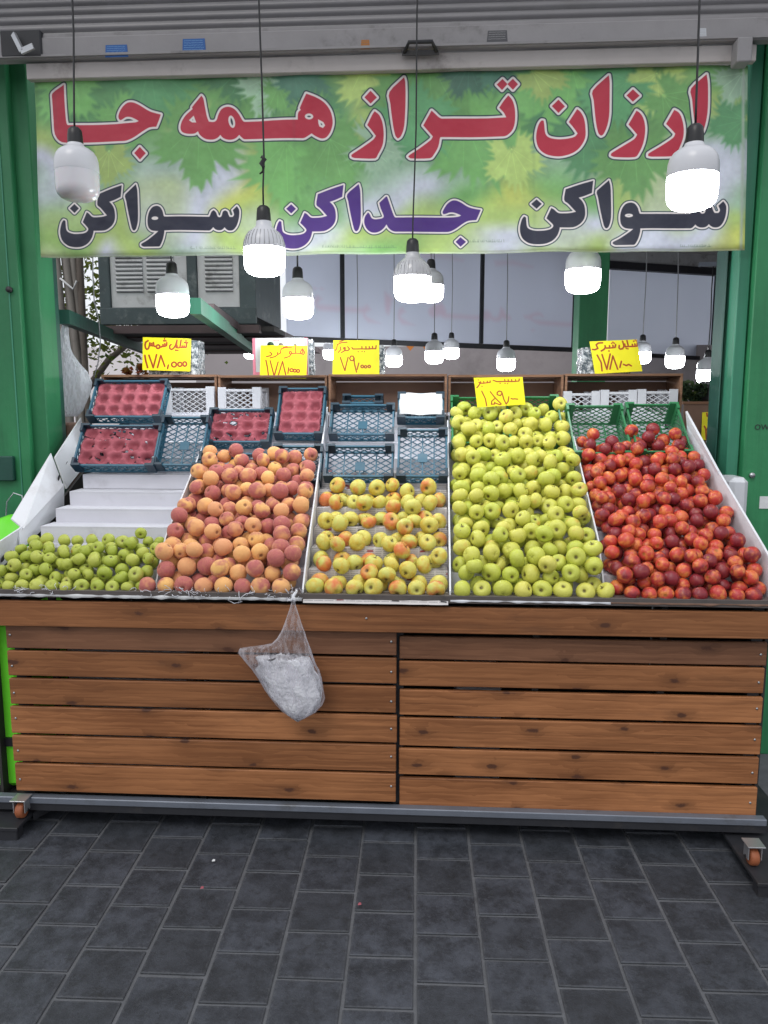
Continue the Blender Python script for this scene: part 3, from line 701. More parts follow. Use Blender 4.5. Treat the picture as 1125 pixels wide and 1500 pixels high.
e0 = at(3, 100, .795); e1 = at(19, 520, .795)
MB().box((e1.x - lx - .003, -.104, 1.2), (e1.x - lx + .003, -.1002, 3.3)).build('edge_strip', M['greenlight'], lp)
pc = at(13, 424, .79)
b = MB(); b.tube([(pc.x - lx, -.10, pc.z), (pc.x - lx, -.115, pc.z)], .014, 10); b.build('bolt', M['blacksteel'], lp)
rp, rx_ = steel_post('green steel post at the right of the shop opening, with small white sticker',
   [(1100, 1230, .80, 1.0, 'green', 'column'), (1093, 1100, .92, .99, 'blacksteel', 'gap_channel'), (1075.5, 1093, .84, .99, 'greenlight', 'guide_rail'),
    (1071, 1075.5, .93, .985, 'blacksteel', 'gap_channel'), (1060, 1071, .90, 1.0, 'green', 'door_jamb'), (1051, 1060, .93, 1.06, 'greendark', 'door_jamb')], 1)
a_ = at(1113, 727, .799); b_ = at(1127, 745, .799)
MB().box((a_.x - rx_, -.1035, b_.z), (b_.x - rx_, -.1005, a_.z)).build('sticker', M['paper'], rp)
a_ = at(1101, 696, .799)
b = MB(); b.tube([(a_.x - rx_, -.1, a_.z), (a_.x - rx_, -.112, a_.z)], .012, 10); b.build('screw_head', M['silver'], rp)
def text_mesh(body, size, mat, name, parent, loc, rot):
    cu = bpy.data.curves.new(name, 'FONT'); cu.body = body; cu.size = size; cu.extrude = .0004; cu.align_x = 'CENTER'; cu.align_y = 'CENTER'
    cu.resolution_u = 2
    o = bpy.data.objects.new(name, cu); COL.objects.link(o)
    dg = bpy.context.evaluated_depsgraph_get(); dg.update()
    me = bpy.data.meshes.new_from_object(o.evaluated_get(dg)); bpy.data.objects.remove(o)
    me.materials.clear(); me.materials.append(mat); return link(name, me, parent, loc, rot)
a_ = at(1116, 626, .798)
text_mesh('OW', .035, M['blacksteel'], 'painted_letters', rp, (a_.x - rx_, -.1025, a_.z), (R(90), 0, 0))

# ---- roller shutter rolled up over the opening
xl, xr = at(-60, 50, .7).x, at(1190, 50, .7).x
t = tag(empty('roller_shutter', (0, .7, 2.9)), 'grey rolled-up steel shutter with stickered bottom bar above the banner', 'shutter')
zb = at(560, 47, .70).z
smesh = None
for i in range(12):
    if smesh is None:
        n = 9; v = []; f = []
        for k in range(n):
            a = k / (n - 1); yy = -.008 * math.sin(math.pi * a) ; zz = a * .031
            v += [(xl, yy, zz), (xr, yy, zz)]
        v += [(xl, -.001, .0335), (xr, -.001, .0335)]
        for k in range(n): f.append((2 * k, 2 * k + 1, 2 * k + 3, 2 * k + 2))
        smesh = MB().add(v, f, 0, True).mesh('slat', M['shutter'])
    link('slat', smesh, t, (0, 0, zb + i * .034 - 2.9), (rnd.uniform(-.004, .004), 0, 0))
z0, z1 = at(300, 84, .66).z, at(300, 53, .66).z
bar = MB().box((xl, -.07, z0 - 2.9), (xr, -.02, z1 - 2.9)).build('bottom_bar', M['galvwall'], t, bevel=.003)
MB().box((xl, -.078, z0 - 2.9 + .004), (xr, -.0702, z0 - 2.9 + .013)).build('bar_ridge', M['galvwall'], bar)
MB().box((xl, -.06, z1 - 2.9 + .002), (xr, -.0, z1 - 2.9 + .016)).build('bar_groove', M['galvwall'], t)
def sticker(nm, px0, py0, px1, py1, mat, lab=None):
    a, b = at(px0, py0, .628), at(px1, py1, .628)
    o = MB().box((a.x, -.0725, b.z - 2.9), (b.x, -.0702, a.z - 2.9)).build(nm, mat, bar)
    if lab: o['label'] = lab
def sticker_art(base, ink, seed, rows=5):
    r = np.random.default_rng(seed); c = Canvas(120, 90, base)
    for i in range(rows):
        y = 12 + i * (70 / rows); x = 8
        while x < 108:
            w = r.uniform(2, 7); c.stroke([(x, y + r.uniform(-2, 2)), (x + w, y + r.uniform(-2, 2))], 3, ink, .8); x += w + r.uniform(1, 4)
    return c.a
def uvbox_plane(nm, p00, p10, p11, p01, mat, parent=None, thick=.0012):
    """thin printed sheet: bl, br, tr, tl"""
    p = [Vector(q) for q in (p00, p10, p11, p01)]; n = (p[1] - p[0]).cross(p[3] - p[0]).normalized() * thick
    v = [q for q in p] + [q - n for q in p]
    me = bpy.data.meshes.new(nm); me.from_pydata([tuple(q) for q in v], [], [(0, 1, 2, 3), (7, 6, 5, 4), (0, 4, 5, 1), (1, 5, 6, 2), (2, 6, 7, 3), (3, 7, 4, 0)])
    uv = me.uv_layers.new(name='UVMap'); cs = [(0, 0), (1, 0), (1, 1), (0, 1)]
    for i in range(4): uv.data[i].uv = cs[i]
    for i, li in enumerate(range(4, 8)): uv.data[li].uv = cs[3 - i]
    for li in range(8, len(uv.data)): uv.data[li].uv = (.02, .02)
    me.materials.append(mat); return link(nm, me, parent)
sb = printed('blue sticker print', sticker_art((.13, .35, .62), (.45, .62, .78), 1)); sg = printed('grey sticker print', sticker_art((.30, .30, .32), (.62, .62, .62), 2, 4))
sw = printed('white sticker print', sticker_art((.75, .76, .78), (.62, .62, .66), 3)); so = printed('orange scrap print', sticker_art((.66, .42, .18), (.45, .42, .42), 4, 3))
for q, mt in (((154, 65, 187, 84), sb), ((267, 56, 301, 78), sb), ((713, 44, 744, 62), sg), ((1021, 41, 1036, 56), sw), ((528, 58, 542, 72), so)):
    x0_, y0_, x1_, y1_ = q; a, b = at(x0_, y1_, .627), at(x1_, y0_, .627)
    Yp = -.0722 - .0
    uvbox_plane('sticker', (a.x, Yp, a.z - 2.9), (b.x, Yp, a.z - 2.9), (b.x - .004, Yp, b.z - 2.9), (a.x + .004, Yp, b.z - 2.9), mt, bar)
a, b = at(592, 76, .62), at(640, 64, .62)
hb = MB(); hb.tube([(a.x, -.07, a.z - 2.9), (a.x + .02, -.10, b.z - 2.9), (b.x - .02, -.10, b.z - 2.9), (b.x, -.07, a.z - 2.9)], .008, 8)
hb.box((a.x - .01, -.0745, a.z - 2.912), (b.x + .01, -.0703, a.z - 2.892)); hb.build('pull_handle', M['blacksteel'], bar)
z0, z1 = at(300, 112, .67).z, at(300, 86, .67).z
tag(MB().box((at(44, 100, .69).x, .655, z0), (at(1102, 100, .69).x, .69, z1 - .006)).build('header_rail', M['cream'], bevel=.003), 'stained cream metal rail running along the top edge of the banner', 'rail')
# silver latch bracket, dark housings at both ends
a = at(42, 78, .66)
t = tag(empty('latch_bracket', (a.x, .6, a.z)), 'small bare steel latch bracket at the upper left corner above the banner', 'bracket')
b = MB(); b.bar((-.03, 0, .05), (.012, -.02, -.025), .012, .02); b.bar((.008, -.02, -.028), (.062, -.02, -.008), .012, .022); b.build('arm', M['silver'], t)
MB().box((-.10, .02, -.03), (.075, .09, .075)).build('housing', M['blacksteel'], t, bevel=.005)
for (p0, p1, l) in (((1078, 92), (1102, 55), 'grey square shutter lock housing at the upper right corner above the banner'),):
    a, b = at(p0[0], p0[1], .6), at(p1[0], p1[1], .6)
    tag(MB().box((a.x, .59, a.z), (b.x, .66, b.z)).build('lock_housing', M['galvwall'], bevel=.004), l, 'housing')

# ---- the banner
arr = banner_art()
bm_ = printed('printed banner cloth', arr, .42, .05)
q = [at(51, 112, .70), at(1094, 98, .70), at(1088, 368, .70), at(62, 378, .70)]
nx, ny = 90, 24; v = []; f = []; uvs = []
for j in range(ny + 1):
    for i in range(nx + 1):
        u, w = i / nx, j / ny
        p = (q[3] * (1 - u) + q[2] * u) * (1 - w) + (q[0] * (1 - u) + q[1] * u) * w
        d = .008 * math.sin(u * 23 + w * 2) * (1 - w * .7) + .004 * math.sin(u * 57 - w * 5) + .005 * mnoise.noise(Vector((u * 6, w * 2, 0))) + (.010 * math.exp(-(w / .06) ** 2) * math.sin(u * 41))
        v.append((p.x, .688 + d, p.z)); uvs.append((u, w))
for j in range(ny):
    for i in range(nx): f.append((j * (nx + 1) + i, j * (nx + 1) + i + 1, (j + 1) * (nx + 1) + i + 1, (j + 1) * (nx + 1) + i))
me = bpy.data.meshes.new('banner'); me.from_pydata(v, [], f); ul = me.uv_layers.new(name='UVMap')
for lp_ in me.loops: ul.data[lp_.index].uv = uvs[lp_.vertex_index]
me.polygons.foreach_set('use_smooth', [True] * len(f)); me.materials.append(bm_)
o = link('shop_banner', me); tag(o, 'wide green leafy banner with red, black and purple Persian lettering over the stall', 'banner')
sm_ = o.modifiers.new('thickness', 'SOLIDIFY'); sm_.thickness = .0015; sm_.offset = 1

# ---- interior: back wall, ceiling, reversed white banners, green column
wl = at(286, 520, 8.5).x
P1 = at(420, 492, 4.9); P4 = at_z(1062, 524, P1.z); yq = P4.y + .06 + (4.75 - P4.x) * (P4.y - P1.y) / (P4.x - P1.x)
tag(MB().box((wl, 8.5, 0), (4.8, 8.7, at(840, 506, 8.5).z)).build('back_wall', M['plaster']), 'grey mauve plastered wall at the far back of the shop', 'wall')
tag(MB().box((4.6, 1.1, 0), (4.75, yq, 3.545)).build('side_wall', M['plaster']), 'plain side wall of the shop, behind the right post', 'wall')
cl = at(430, 400, 3.0).x
c = MB(); cz = 3.55
c.add([(-.8, 1.1, cz), (4.75, 1.1, cz), (4.75, yq, cz), (-1.6, P1.y + .06, cz), (-.8, 1.1, cz + .1), (4.75, 1.1, cz + .1), (4.75, yq, cz + .1), (-1.6, P1.y + .06, cz + .1)], [(0, 3, 2, 1), (4, 5, 6, 7), (0, 1, 5, 4), (1, 2, 6, 5), (2, 3, 7, 6), (3, 0, 4, 7)])
tag(c.build('shop_ceiling', M['ceiling']), 'stained pale ceiling of the shop behind the banner', 'ceiling')
zL = at(420, 492, 4.9).z
P1 = at(420, 492, 4.9); P2 = at_z(840, 509, zL); zT = at(840, 384, P2.y).z
P3 = at_z(889, 514, zL); P4 = at_z(1062, 524, zL)
faint = Canvas(1500, 420, (.86, .88, .93))
rg = np.random.default_rng(3)
def faint_word(pts, col, a):
    faint.poly(pts, col, soft=6, alpha=a)
for ink, (ox, oy, s), pts, holes in WORDS[:4] + WORDS[4:10]:
    pp = _loc(smooth(pts, 2), ox, oy, s)
    q2 = [(1560 - (x - 60) * 2.05, 235 + (y - 100) * 1.0) for x, y in pp]
    faint_word(q2, (.86, .78, .84), .33)
for x0 in (620, 1010):
    faint_word([(x0, 110), (x0 + 120, 100), (x0 + 240, 118), (x0 + 230, 132), (x0 + 90, 128), (x0 + 10, 138)], (.86, .80, .86), .3)
faint.a *= (.96 + .06 * vnoise(1500, 420, 120, rg))[..., None]
fm = NT('back of white banner cloth'); im = fm.n('ShaderNodeTexImage', image=image_of('banner back', np.clip(faint.a, 0, 1))); fm.t.links.new(fm.coord('UV'), im.inputs[0])
d = fm.n('ShaderNodeBsdfDiffuse', {'Color': im.outputs[0]}); tl = fm.n('ShaderNodeBsdfTranslucent', {'Color': fm.mix(.6, im.outputs[0], (.9, .92, .97, 1))})
fm.surf(fm.n('ShaderNodeMixShader', {0: .75, 1: d.outputs[0], 2: tl.outputs[0]}).outputs[0])
m2 = NT('plain white banner cloth'); cc2 = m2.mix(m2.noise(m2.coord(), 1.5, 3), (.62, .66, .74, 1), (.74, .77, .84, 1))
m2.surf(m2.n('ShaderNodeMixShader', {0: .75, 1: m2.n('ShaderNodeBsdfDiffuse', {'Color': cc2}).outputs[0], 2: m2.n('ShaderNodeBsdfTranslucent', {'Color': m2.mix(.6, cc2, (.9, .92, .97, 1))}).outputs[0]}).outputs[0]); fm2 = m2.mat
def banner_back(A, B, bars, label, mat, lift=0.0):
    t = tag(empty('banner_back', (A.x, A.y, A.z)), label, 'banner', 'white banners seen from behind inside the shop')
    top = min(3.54, zT + .25 + lift)
    d = (B - A); d.z = 0; L = d.length; t.rotation_euler = (0, 0, math.atan2(d.y, d.x))
    uvbox_plane('cloth', (0, 0, 0), (L, 0, 0), (L, 0, top - A.z), (0, 0, top - A.z), mat, t, .003)
    for k in bars: MB().box((k * L - .02, -.03, 0), (k * L + .02, -.004, top - A.z)).build('frame_bar', M['blacksteel'], t)
    MB().box((-.03, -.035, -.055), (L + .03, .0, -.003)).build('frame_rail', M['blacksteel'], t)
banner_back(P1, P2, [.165, .632, .995], 'pale back of a banner with faint mirrored lettering and three dark bars, behind the centre', fm.mat, .2)
banner_back(P3, P4, [.86], 'blank pale banner back with one dark bar, right of the green column', fm2, -.06)
a, b = at(889, 384, P3.y), at_z(1075, 398, at(889, 384, P3.y).z)
tag(MB().hexa([(a.x, a.y - .1, a.z - .09), (b.x + .2, b.y - .1, a.z - .09), (b.x + .2, b.y, a.z - .09), (a.x, a.y, a.z - .09), (a.x, a.y - .1, a.z), (b.x + .2, b.y - .1, a.z), (b.x + .2, b.y, a.z), (a.x, a.y, a.z)]).build('roof_beam', M['blacksteel']), 'dark steel beam above the blank banner at the right back', 'beam')
tag(MB().hexa([(a.x, a.y - .06, a.z + .003), (b.x + .2, b.y - .06, a.z + .003), (b.x + .2, b.y + .1, a.z + .003), (a.x, a.y + .1, a.z + .003), (a.x, a.y - .06, a.z + .2), (b.x + .2, b.y - .06, a.z + .2), (b.x + .2, b.y + .1, a.z + .2), (a.x, a.y + .1, a.z + .2)]).build('cornice', M['rustwhite']), 'flaking white cornice under the ceiling at the right back', 'cornice')
a, b = at(849, 450, 3.4), at(891, 450, 3.4)
tag(MB().box((a.x, 3.4, 0), (b.x, 3.65, 3.545)).build('interior_column', M['green'], bevel=.006), 'dark green steel column inside the shop, right of centre', 'column')
for x0_, x1_, l in ((592, 610, 'small orange cloth corner hanging left of a small lamp at the back'), (616, 632, 'small orange cloth corner hanging right of a small lamp at the back')):
    a, b, c3 = at(x0_, 503, 6.4), at(x1_, 503, 6.4), at((x0_ + x1_) / 2, 514, 6.4)
    mb = MB(); mb.add([a, b, c3, a + Vector((0, .02, 0)), b + Vector((0, .02, 0)), c3 + Vector((0, .02, 0))], [(0, 2, 1), (3, 4, 5), (0, 1, 4, 3), (1, 2, 5, 4), (2, 0, 3, 5)])
    tag(mb.build('orange_cloth', M['orangecloth']), l, 'cloth')
# ---- evaporative cooler on its bracket, left behind the banner
Yc = 2.2; zb = at(250, 463, Yc).z; xa, xb = at(148, 440, Yc).x, at(376, 440, Yc).x
t = tag(empty('evaporative_cooler', (xa, Yc, zb)), 'old grey evaporative cooler with louvred panels on a bracket at the left', 'air cooler')
W_ = xb - xa; px2 = lambda p: at(p, 440, Yc).x - xa
MB().box((.02, .02, 0), (W_ - .02, .9, 1.0)).build('body', M['coolerdark'], t)
for p0, p1 in ((148, 163), (276, 290), (352, 376)):
    MB().box((px2(p0), -.02, -.0), (px2(p1), .019, 1.0)).build('corner_post', M['coolerdark'], t, bevel=.004)
for p0, p1, lv in ((163, 276, ((172, 211), (217, 256))), (290, 352, ((298, 300), (302, 342)))):
    pn = MB().box((px2(p0) + .003, .0, .055), (px2(p1) - .003, .019, 1.0)).build('side_panel', M['rustwhite'], t)
    for q0, q1 in lv:
        if q1 - q0 < 5: continue
        lb = MB()
        for i in range(14):
            z = .15 + i * .0262
            x0_, x1_ = px2(q0), px2(q1)
            lb.add([(x0_, -.001, z), (x1_, -.001, z), (x1_, -.016, z + .006), (x0_, -.016, z + .006), (x0_, -.001, z + .022), (x1_, -.001, z + .022)],
                   [(0, 1, 2, 3), (3, 2, 5, 4), (0, 3, 4), (1, 5, 2)])
            lb.add([(x0_, -.0015, z - .004), (x1_, -.0015, z - .004), (x1_, -.0015, z), (x0_, -.0015, z)], [(0, 1, 2, 3)], 1)
        tag(lb.build('louvres', [M['rustwhite'], M['blacksteel']], pn), kind='stuff')
MB().box((0, -.03, -.055), (W_, .0, .05)).build('base_rail', M['coolerdark'], t, bevel=.004)
pz = zb - .06
t = tag(empty('cooler_platform', (xa, Yc, pz)), 'brown steel platform on green rails that carries the cooler', 'platform')
o2 = Vector((xa, Yc, pz))
MB().box((-.05, -.04, -.05), (W_ + .02, .02, -.001)).build('front_beam', M['brownsteel'], t)
for i in range(6):
    MB().box((-.05, .04 + i * .36, -.035 - (i % 2) * .008), (W_ + .1, .38 + i * .36, -.004)).build('deck_board', M['brownsteel'] if i % 2 else M['dark'], t)
for A_, B_ in (((286, 448), (372, 513)), ((94, 464), (218, 514))):
    zr = pz - .06; p, q_ = at_z(A_[0], A_[1], zr), at_z(B_[0], B_[1], zr)
    MB().bar(p - o2, q_ - o2, .05, .07).build('rail', M['greenlight'] if A_[0] > 200 else M['greendark'], t)
p, q_ = at_z(305, 452, pz - .01), at_z(345, 480, pz - .01)
MB().bar(p - o2, q_ - o2, .06, .05).build('tube', M['brownsteel'], t)
# ---- poles, cable, tree and pale wall seen through the open left side
t = tag(empty('pole_bundle', (at(100, 450, 3.0).x, 3.0, 0)), 'bundle of weathered grey poles standing outside behind the left post', 'poles'); ox = t.location.x
for (a0, a1, w, mt) in (((84, 380), (97, 520), .05, 'reed'), ((90, 375), (106, 520), .035, 'reed'), ((98, 375), (115, 530), .055, 'reed'), ((106, 375), (122, 545), .05, 'reed'), ((112, 375), (126, 545), .03, 'bark'), ((119, 375), (127, 545), .05, 'bark'), ((80, 375), (90, 470), .05, 'reed')):
    p, q_ = at(a0[0], a0[1], 3.0), at(a1[0], a1[1], 3.0); d = (q_ - p); k = (0 - p.z) / d.z
    g_ = p + d * k; g_.x = p.x + d.x * k * .5
    mid = p + d * .5
    b = MB(); b.tube([Vector((p.x - d.x * .6, 0, p.z + .6)) - Vector((ox, 0, 0)), Vector((p.x - ox, rnd.uniform(-.03, .03), p.z)), Vector((q_.x - ox, rnd.uniform(-.03, .03), q_.z)), Vector((q_.x - ox + .02, 0, 0))], w / 2, 8); b.build('pole', M[mt], t)
b = MB(); p, q_ = at(89, 408, 2.95), at(108, 424, 2.95); b.tube([(p.x - ox, -.06, p.z), (q_.x - ox, -.06, q_.z), (q_.x - ox + .03, -.06, q_.z + .06)], .008, 5); b.build('lashing', M['paper'], t)
b = MB(); b.tube([at(136, 372, 1.5), at(136, 400, 1.5), at(138, 440, 1.5), at(145, 470, 1.5), at(147, 500, 1.5), at(144, 530, 1.5), at(138, 552, 1.5)], .0035, 5)
tag(b.build('cable', M['greycord']), 'thin grey cable hanging loose beside the cooler', 'cable')
def leaves(center, rad, n, size, mat, seed, name='crown', parent=None):
    r_ = random.Random(seed); b = MB()
    cl_ = [(Vector((r_.gauss(0, .5) * rad[0], r_.gauss(0, .5) * rad[1], r_.gauss(0, .5) * rad[2])), r_.uniform(.12, .35)) for _ in range(max(6, n // 45))]
    for _ in range(n):
        c_, s_ = r_.choice(cl_)
        p = Vector(center) + c_ + Vector((r_.gauss(0, s_), r_.gauss(0, s_), r_.gauss(0, s_))) * min(rad)
        a = Vector((r_.gauss(0, 1), r_.gauss(0, 1), r_.gauss(0, .7))).normalized(); c2 = a.cross(Vector((r_.gauss(0, 1), r_.gauss(0, 1), r_.gauss(0, 1)))).normalized()
        s2 = size * r_.uniform(.6, 1.3); nrm = a.cross(c2) * s2 * .12
        b.add([p - a * s2, p - c2 * s2 * .5 + nrm, p + a * s2, p + c2 * s2 * .5 + nrm], [(0, 1, 2, 3)])
    return b.build(name, mat, parent)
tc = at(150, 455, 5.2)
t = tag(empty('garden_tree', (tc.x - .1, 5.2, 0)), 'leafy tree outside, seen between the poles and the cooler', 'tree')
b = MB(); b.tube([(-.5, .3, 0), (-.5, .3, 1.6), (-.4, .2, 2.4), (-.1, 0, 3.2)], [.11, .09, .06, .02], 8); b.tube([(-.48, .3, 1.5), (.1, .1, 2.1), (.7, 0, 2.5)], [.05, .035, .012], 6); b.build('trunk', M['bark'], t)
leaves((.15, 0, tc.z + .05), (.95, .5, .75), 2400, .036, M['leaf'], 4, 'crown', t)
rc = at(200, 536, 4.6)
t = tag(empty('red_leaved_bush', (rc.x, 4.6, 0)), 'small bush with red leaves outside, beside the first price card', 'bush')
b = MB(); b.tube([(0, 0, 0), (.03, 0, rc.z - .2), (0, 0, rc.z)], [.03, .02, .006], 6); b.build('trunk', M['bark'], t)
leaves((0, 0, rc.z), (.22, .15, .10), 160, .04, M['redleaf'], 8, 'foliage', t)
fw = plain('sunlit pale facade', (.85, .80, .81, 1), .9, .03, .5)
a, b_ = at(-40, 508, 13), at(330, 508, 13)
tag(MB().box((a.x, 13, 0), (b_.x, 13.4, a.z)).build('garden_wall', fw, bevel=.02), 'pale pinkish wall far outside beyond the tree', 'wall')
# dark storage behind the stall at the right
a, b_ = at(1003, 592, 1.95), at(1075, 592, 1.95)
t = tag(empty('display_box', (a.x, 1.95, 0)), 'low brown plywood display box inside the shop by the right post', 'box')
MB().box((0, 0, .25), (b_.x - a.x, .02, a.z)).build('front_panel', M['boxply'], t)
MB().box((-.01, -.005, a.z), (b_.x - a.x, .5, a.z + .016)).build('top_rim', M['boxwood'], t)
MB().box((0, .02, 0), (b_.x - a.x, .5, .25)).build('base', M['dark'], t)
hc = at(1018, 578, 2.3)
t = tag(empty('herb_heap', (hc.x, 2.25, a.z + .016)), 'heap of dark leafy herbs on the display box by the right post', 'herbs')
leaves((0, 0, .05), (.16, .12, .07), 700, .022, M['herb'], 9, 'leaf_mass', t)['kind'] = 'stuff'
a2, b2 = at(1031, 592, 2.2), at(1056, 558, 2.2)
tag(MB().box((a2.x, 2.12, a.z + .0165), (b2.x + .05, 2.32, b2.z)).build('dark_carton', M['blackplastic'], bevel=.01), 'dark carton beside the herbs by the right post', 'carton')
# ================================================================ THE FRUIT STALL
rnd = random.Random(21)
stall = tag(empty('fruit_stall', (0, 0, 0)), 'long stepped wooden fruit stall with slatted pine front on wheels', 'stall')
def zy(py, px, Y=0.0): return at(px, py, Y).z
XL, XR = at(-30, 900, 0).x, at(1140, 900, 0).x
# planks: (left px, right px, reference px column, y top, y bottom, front Y)
def plank(x0, x1, z0, z1, Yf, mat, nails=(), th=.018, sk=0.0):
    cx, cz = (x0 + x1) / 2, (z0 + z1) / 2; L, H = (x1 - x0) / 2, (z1 - z0) / 2 - .0014
    me = MB().box((-L, -th / 2, -H), (L, th / 2, H))
    o = me.build('plank', M[mat], stall, bevel=.0025, loc=(cx, Yf + th / 2, cz)); o.rotation_euler = (rnd.uniform(-.012, .012), sk, 0)
    for nx in nails:
        b = MB(); b.tube([(0, 0, 0), (0, -.003, 0)], .0042, 8); b.build('screw', M['silver'], o, loc=(nx - cx, -th / 2 - .0003, rnd.uniform(-.01, .01)))
    return o
plank(XL, XR, zy(916, 199), zy(878, 199), -.042, 'plank', nails=(at(538, 897, 0).x,), th=.022)
lx0, lx1, lx2, lx3 = at(13, 1000, -.02).x, at(581, 1000, -.02).x, at(584.5, 1000, 0).x, at(1120, 1000, 0).x
for i, (y0, y1) in enumerate(((917, 953.5), (956.6, 994), (997.5, 1036), (1039, 1079), (1081.8, 1120.5), (1123, 1164))):
    plank(lx0 + rnd.uniform(-.004, .004), lx1 + rnd.uniform(-.003, .001), zy(y1, 199, -.02), zy(y0, 199, -.02), -.020 if i else -.0195, 'plank_dark' if i == 0 else 'plank', nails=(lx0 + .018, lx1 - .02), sk=R(.02))
for i, (y0, y1) in enumerate(((937.5, 972), (974.5, 1012), (1017, 1055.5), (1059, 1101), (1104.5, 1144), (1148, 1190))):
    plank(lx2 + rnd.uniform(0, .003), lx3 + rnd.uniform(-.003, .003), zy(y1, 924), zy(y0, 924), -.002, 'plank_dark' if i == 0 else 'plank', nails=(lx3 - .022,))
# front metal edge over the top board, steel tube and dark sill along the foot
MB().box((XL, -.05, zy(882.5, 560, -.05)), (XR, -.0425, zy(871.5, 560, -.05))).build('front_edge', M['trim'], stall, bevel=.001)
MB().box((XL, -.0425, zy(871.5, 560, -.05) - .004), (XR, .0, zy(871.5, 560, -.05) - .001)).build('front_ledge', M['trim'], stall)
zt0, zt1 = zy(1192.5, 560, -.03), zy(1183, 560, -.03)
MB().box((XL, -.035, zt0), (XR, .0, zt1)).build('foot_tube', M['galv'], stall, bevel=.003)
MB().box((XL, -.028, zt0 - .030), (XR, .05, zt0 - .0015)).build('foot_sill', M['blacksteel'], stall)
MB().box((XL, .06, zt0 - .035), (XR, 1.35, zt0 - .005)).build('base_board', M['dark'], stall)
for x in (lx0 + .03, (lx1 + lx2) / 2, lx3 - .03):
    MB().box((x - .02, .019, zt0), (x + .02, .055, .93)).build('front_post', M['blacksteel'], stall)
for x in (at(95, 1000, .1).x, at(300, 1000, .1).x, at(780, 1000, .1).x, at(960, 1000, .1).x):
    MB().box((x - .012, .03, zt0), (x + .012, .05, .93)).build('front_batten', M['dark'], stall)
for s in (XL + .02, XR - .03):
    MB().hexa([(s, .02, zt0), (s + .012, .02, zt0), (s + .012, 1.4, zt0), (s, 1.4, zt0), (s, .02, .93), (s + .012, .02, .93), (s + .012, 1.4, 1.55), (s, 1.4, 1.55)]).build('end_panel', M['dark'], stall)
MB().box((XL + .04, 1.38, zt0), (XR - .04, 1.40, 1.58)).build('rear_panel', M['dark'], stall)
# wheels on outrigger arms at both ends
def caster(px, py_floor, Yw, armx0, armx1, Yend):
    a0, a1 = at_z(armx0, py_floor, 0).x, at_z(armx1, py_floor, 0).x
    zt = .052
    MB().box((a0, Yend, .046), (a1, .4, .060)).build('outrigger_plate', M['blacksteel'], stall, bevel=.002)
    MB().box((a0 + .006, Yend + .006, .003), (a1 - .006, Yend + .055, .0455)).build('foot_block', M['blacksteel'], stall, bevel=.003)
    MB().box((a0, .02, .0605), (a1, .05, zt0 - .031)).build('outrigger_post', M['blacksteel'], stall)
    w = MB(); n = 20
    wx = px; wz = .060 + .031
    fork = MB(); fork.box((wx - .024, Yw - .02, wz - .005), (wx - .020, Yw + .02, wz + .045)); fork.box((wx + .020, Yw - .02, wz - .005), (wx + .024, Yw + .02, wz + .045)); fork.box((wx - .030, Yw - .03, wz + .045), (wx + .030, Yw + .03, wz + .050))
    fo = fork.build('caster', M['silver'], stall, bevel=.001)
    wm = MB(); prof = [(.004, -.014), (.026, -.015), (.031, -.010), (.031, .010), (.026, .015), (.004, .014)]
    wm.lathe(prof, 20); wo_ = wm.build('wheel', M['orange'], fo); wo_.rotation_euler = (0, R(90), 0); wo_.location = (wx, Yw, wz)
    am = MB(); am.tube([(wx - .026, Yw, wz), (wx + .026, Yw, wz)], .006, 8); am.build('axle', M['blackplastic'], fo)
xw = at_z(1108, 1262, .09).x
caster(xw, 1290, -.20, 1090, 1210, -.31)
xw2 = at_z(-4, 1222, .09).x
caster(xw2, 1240, -.05, -60, 22, -.13)
MB().hexa([(at_z(22, 1240, 0).x + .004, -.02, .03), (at_z(52, 1235, 0).x, .10, .03), (at_z(52, 1235, 0).x + .03, .35, .03), (at_z(22, 1240, 0).x + .004, .35, .03),
           (at_z(22, 1240, 0).x + .004, -.02, .058), (at_z(52, 1235, 0).x, .10, .10), (at_z(52, 1235, 0).x + .03, .35, .10), (at_z(22, 1240, 0).x + .004, .35, .058)]).build('brace', M['blacksteel'], stall)

